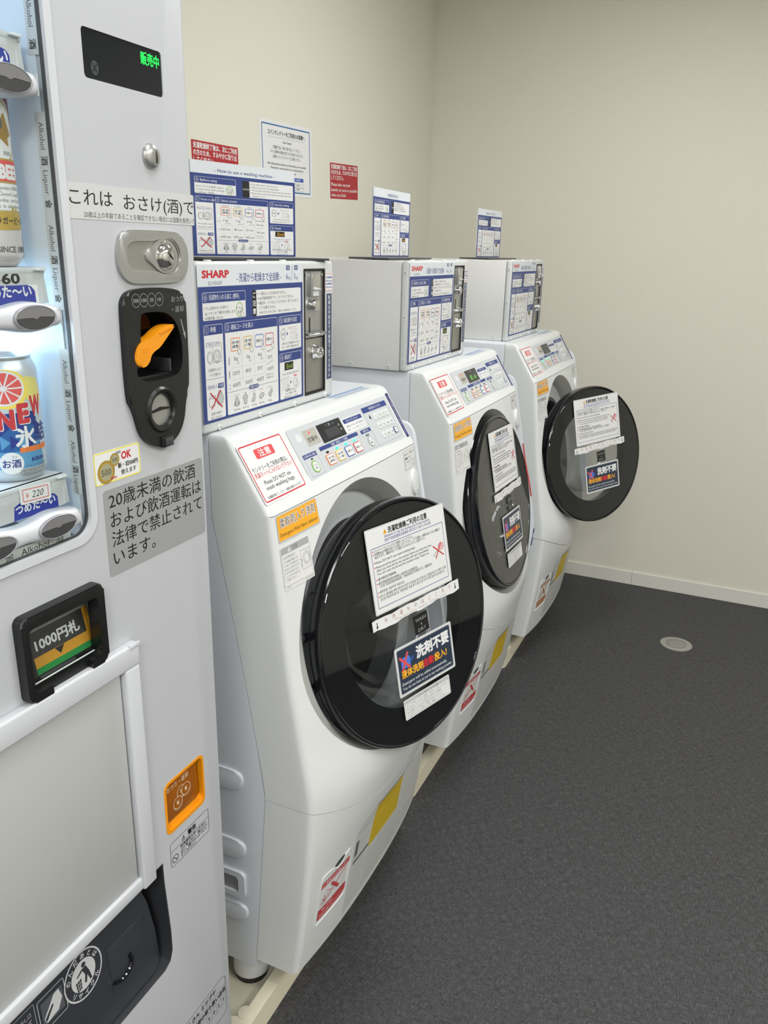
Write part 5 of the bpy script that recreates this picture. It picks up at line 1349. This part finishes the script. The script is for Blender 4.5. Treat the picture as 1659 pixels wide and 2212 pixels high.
# ------------------------------------------------------------------ coin boxes on the machines
BXF = -.745; BZ0, BZ1 = 1.1225, 1.379
def coin_box():
    t = root('coin_box', (-1.0, .21, BZ0), 'tmp', 'coin box', 'coin boxes on the washing machines', off=(-1.0, .21, BZ0))
    y0, y1 = -.012, .412
    B = Builder(); B.box((-1.24, y0+.001, BZ0), (-.7665, y1-.001, BZ1-.0015), BS, .003); B.done('housing', t)
    B = Builder()
    B.box((-.7655, y0, BZ0), (BXF, y1, BZ1), BW, .006, 3)
    fr_o = B.done('front_frame', t)
    cb = Builder(); cb.prism(rr(.2985, 1.1375, .3775, 1.3655, .001), f_x(BXF), -.014, .02, BW)
    boolean_cut(fr_o, [cb])
    # side and top screws
    for x_, z_ in ((-.7555, 1.3515), (-.7555, 1.250), (-.7555, 1.148), (-.895, 1.132), (-.7925, 1.132)):
        B = Builder(); B.cyl((x_, y0+.001, z_), (x_, y0-.0015, z_), .0042, W, 14); B.cyl((x_, y0-.0015, z_), (x_, y0-.0018, z_), .0016, INKG, 8); B.done('screw', t)
    for y_ in (.028, .146, .262, .379):
        B = Builder(); B.cyl((BXF-.001, y_, 1.1290), (BXF+.0022, y_, 1.1290), .0046, W, 16, bev=.0008); B.cyl((BXF+.0021, y_+.0012, 1.1286), (BXF+.0027, y_+.0012, 1.1286), .0014, INKG, 8); B.done('screw', t)
    for y_ in (.03, .145, .245, .345):
        B = Builder(); B.cyl((-.7555, y_, BZ1-.001), (-.7555, y_, BZ1+.0018), .006, W, 14, bev=.0008); B.done('screw', t)
    # instruction sheet: art 0..0.30 x 0..0.242 -> y -.010..0.2915, z 1.137..1.375
    sy = .3045/.300; sz = .2345/.2415
    fr = lambda u, v, d: (BXF+d, -.0115+u*sy, 1.1390+v*sz)
    art = instruction(TJ, True)
    art.build('instruction_sheet', t, fr, base=rr(0, 0, .300, .2420, .001), thick=.0004, bmat=mat('sheet_pale', (216, 222, 228), .4), lift=.0006)
    # coin mechanism
    Q = lambda y, z: Matrix(((0, 0, 1, BXF-.0025), (1, 0, 0, y), (0, 1, 0, z), (0, 0, 0, 1)))
    B = Builder()
    B.ringprism(rr(.2985, 1.1375, .3775, 1.3655, .001), rr(.3020, 1.1410, .3740, 1.3620, .001), f_x(BXF), -.0139, .001, INK)
    B.prism(rr(.3015, 1.1405, .3745, 1.3625, .001), f_x(BXF), -.0139, -.0125, INK)
    cm = B.done('coin_mechanism', t)
    B = Builder(); B.prism(rr(.3025, 1.2425, .3735, 1.3610, .001), f_x(BXF), -.0125, -.0020, STEEL, .0005); B.done('slot_plate', cm)
    B = Builder(); B.prism(rr(.3025, 1.1420, .3735, 1.2405, .001), f_x(BXF), -.0125, -.0025, STEELD, .0005); B.done('cash_door', cm)
    B = Builder(); B.box((BXF-.0021, .3175, 1.3165), (BXF+.0055, .3510, 1.3595), STEEL, .0012); B.box((BXF+.0054, .3215, 1.3285), (BXF+.0065, .3490, 1.3560), CHROME, .0003)
    B.prism([(.3215, 1.3345), (.3490, 1.3290), (.3215, 1.3290)], f_x(BXF), 0.0065, .0100, W); B.prism(rr(.3235, 1.3180, .3440, 1.3265, .0005), f_x(BXF), 0.0055, .0061, PAPER); B.done('coin_entry', cm)
    B = Builder(); B.lathe([(.0070, 0), (.0070, .006), (.0105, .0065), (.0110, .010), (.0095, .0125), (0, .0135)], Q(.3310, 1.3010), CHROME, 28); B.done('return_button', cm)
    B = Builder(); B.prism(rr(.3205, 1.2520, .3240, 1.2790, .0004), f_x(BXF), -.0021, -.0013, INK); B.tube([(BXF-.0015, .3095, 1.2490), (BXF+.006, .3105, 1.2490), (BXF+.012, .3180, 1.2492), (BXF+.012, .3580, 1.2498), (BXF+.006, .3660, 1.2500), (BXF-.0015, .3670, 1.2500)], .0024, CHROME, 10); B.done('slot_guard', cm)
    B = Builder(); B.lathe([(.0140, 0), (.0140, .002), (.0128, .0035), (.0120, .012), (.0105, .0145), (.0070, .0147), (.0066, .0120), (0, .0120)], Q(.3410, 1.2150), CHROME, 28); B.done('cash_lock', cm)
    for y_, z_ in ((.3075, 1.3535), (.3680, 1.3545), (.3080, 1.2455), (.3690, 1.2455)):
        B = Builder(); B.cyl((BXF-.0021, y_, z_), (BXF+.0003, y_, z_), .0032, CHROME, 12, bev=.0006); B.done('plate_screw', cm)
    a = Art(); a.frame(.3795, 1.3250, .4085, 1.3560, .0008, PINK, r=.003)
    for k_ in range(4): a.text('100円硬貨専用' if k_ % 2 == 0 else '100 yen coin only', .3940, 1.3490-.0058*k_, .0042, BLUE2, w=.0245, bold=.02)
    a.build('coin_label', t, f_x(BXF), base=rr(.3785, 1.3240, .4095, 1.3570, .003), thick=.0003, bmat=PAPER, lift=.0005)
    a = Art(); a.vtext('んせまきではで用使のりぼ絞手は燥乾', .3945, 1.1610, 1.3170, .0088, PAPER, bold=.012)
    a.V = [v for v in a.V]
    a.build('warning_strip', t, f_x(BXF), base=rr(.3850, 1.1580, .4045, 1.3195, .0006), thick=.0003, bmat=mat('strip_slate', (62, 72, 104), .45), lift=.0005)
    return t
cb0 = coin_box()
cbs = [cb0, copy_tree(cb0), copy_tree(cb0)]
for t, (dx, dy, lab) in zip(cbs, ((0, 1.0, 'white coin box on the washing machine beside the vending machine'), (.0, 1.803, 'white coin box on the middle washing machine'), (.014, 2.628, 'white coin box on the washing machine next to the far wall'))):
    t.location = (-1.0+dx, .21+dy, BZ0); t['label'] = lab

# ------------------------------------------------------------------ standing instruction signs
def sign(T, right, dirv, w, h, label):
    ux, uy = dirv; L = math.hypot(ux, uy); ux, uy = ux/L, uy/L
    o = Vector((right[0]-ux*w, right[1]-uy*w, BZ1))
    nrm = Vector((uy, -ux, 0))
    t = root('instruction_sign', o+Vector((ux, uy, 0))*w/2, label, 'sign', 'standing instruction signs')
    fr = lambda u, v, d: o+Vector((ux, uy, 0))*(u*w/.300)+Vector((0, 0, .006+v*(h-.006)/.242))+nrm*d
    a = instruction(T, False)
    a.build('sign_sheet', t, fr, base=rr(.001, 0.0005, .299, .2415, .002), thick=.0006, bmat=mat('sheet_pale', (216, 222, 228), .4), lift=.0022)
    B = Builder(); B.prism(rr(0, -.006, .300, .2420, .002), fr, -.0015, .0012, mat('acrylic_board', (206, 208, 206), .15)); B.done('sign_board', t)
    B = Builder(); B.prism([(-.030, -.05), (.345, -.05), (.345, .055), (-.030, .055)], lambda u, v, d: o+Vector((ux, uy, 0))*(u*w/.300)+nrm*v+Vector((0, 0, d)), .0002, .0042, DGREY, .001); B.done('sign_base', t)
sign(TE, (-.800, 1.362), (.25, .968), .236, .153, 'English instruction sign standing on the coin box beside the vending machine')
sign(TC, (-.876, 2.090), (-.03, 1), .245, .164, 'Chinese instruction sign standing on the middle coin box')
sign(TK, (-.882, 2.960), (.06, 1), .228, .162, 'small Korean instruction sign standing on the coin box next to the far wall')

# ------------------------------------------------------------------ notices on the wall
def skewf(tl, tr, bl, w, h, x0=XW):
    tl, tr = Vector(tl), Vector(tr)
    ex = (tr-tl).normalized(); ey = Vector((-ex.y, ex.x))
    return lambda u, v, d: (x0+.0008+d, tl.x+ex.x*u+ey.x*(v-h), tl.y+ex.y*u+ey.y*(v-h))
def red_sign(tl, tr, label, h=.112):
    w = (Vector(tr)-Vector(tl)).length
    a = Art(); k = w/.208
    a.span('洗濯乾燥終了後は、次にご利用', .006*k, .202*k, h-.0115, .0155, PAPER, bold=.025); a.span('の方のため、すみやかに取り出', .006*k, .200*k, h-.0285, .0155, PAPER, bold=.025); a.span('してください。', .006*k, .098*k, h-.0455, .0155, PAPER, bold=.025)
    a.span('Please take out your', .006*k, .150*k, h-.0660, .0150, PAPER, bold=.01); a.span('laundry as soon as possible', .006*k, .202*k, h-.0830, .0150, PAPER, bold=.01); a.span('when you finish.', .006*k, .118*k, h-.0995, .0150, PAPER, bold=.01)
    o = a.build('wall_sign', None, skewf(tl, tr, None, w, h), base=rr(0, 0, w, h, .001), thick=.0006, bmat=SIGNRED, off=Vector((0, 0, 0)))
    o['label'] = label; o['category'] = 'sign'; o['group'] = 'red notices on the wall'
red_sign((1.815, 1.6570), (2.022, 1.6590), 'red sign half hidden behind the English instruction sign', .112)
red_sign((2.561, 1.6745), (2.769, 1.6820), 'red sign on the wall right of the white framed poster', .112)
a = Art(); TB = mat('print_teal_blue', (52, 104, 158), .5)
a.frame(.012, .010, .292, .194, .0038, TB)
a.span('コインランドリーをご利用のお客様へ', .046, .260, .172, .0145, INK, bold=.03); a.line(.048, .160, .260, .160, .0006, INKG); a.span('Dear Guests', .128, .178, .150, .0085, INK, bold=.02)
for i, (tx, w_) in enumerate((('洗濯終了後、早めに取り出してください。', .160), ('すべて使用中の場合は空くまでお待ちいただくか、', .192), ('近隣のコインランドリーをご利用ください。', .164))): a.text(tx, .152, .133-.0128*i, .0100, INK, w=w_, bold=.01)
for i, (tx, w_) in enumerate((('After washing, take your laundry out of the machine as soon as possible.', .226), ('Please wait for a vacant machine or go to a nearby laundromat', .192), ('when all machines are occupied.', .100))): a.text(tx, .152, .088-.0110*i, .0080, INK, w=w_, bold=.02)
a.rect(.070, .044, .248, .055, BLUE2); a.text('ご利用時間', .212, .0495, .0065, PAPER)
for y_ in (.0335, .0225): a.frame(.070, y_-.0060, .248, y_+.0045, .0005, INKG); a.text('24時間', .212, y_, .0065, INK)
o = a.build('poster', None, skewf((2.1310, 1.7520), (2.4340, 1.7585), None, .304, .204), base=rr(0, 0, .304, .204, .001), thick=.0006, bmat=PAPER, off=Vector((0, 0, 0)))
tag(o, 'white blue-bordered paper poster taped to the wall above the coin boxes', 'poster')
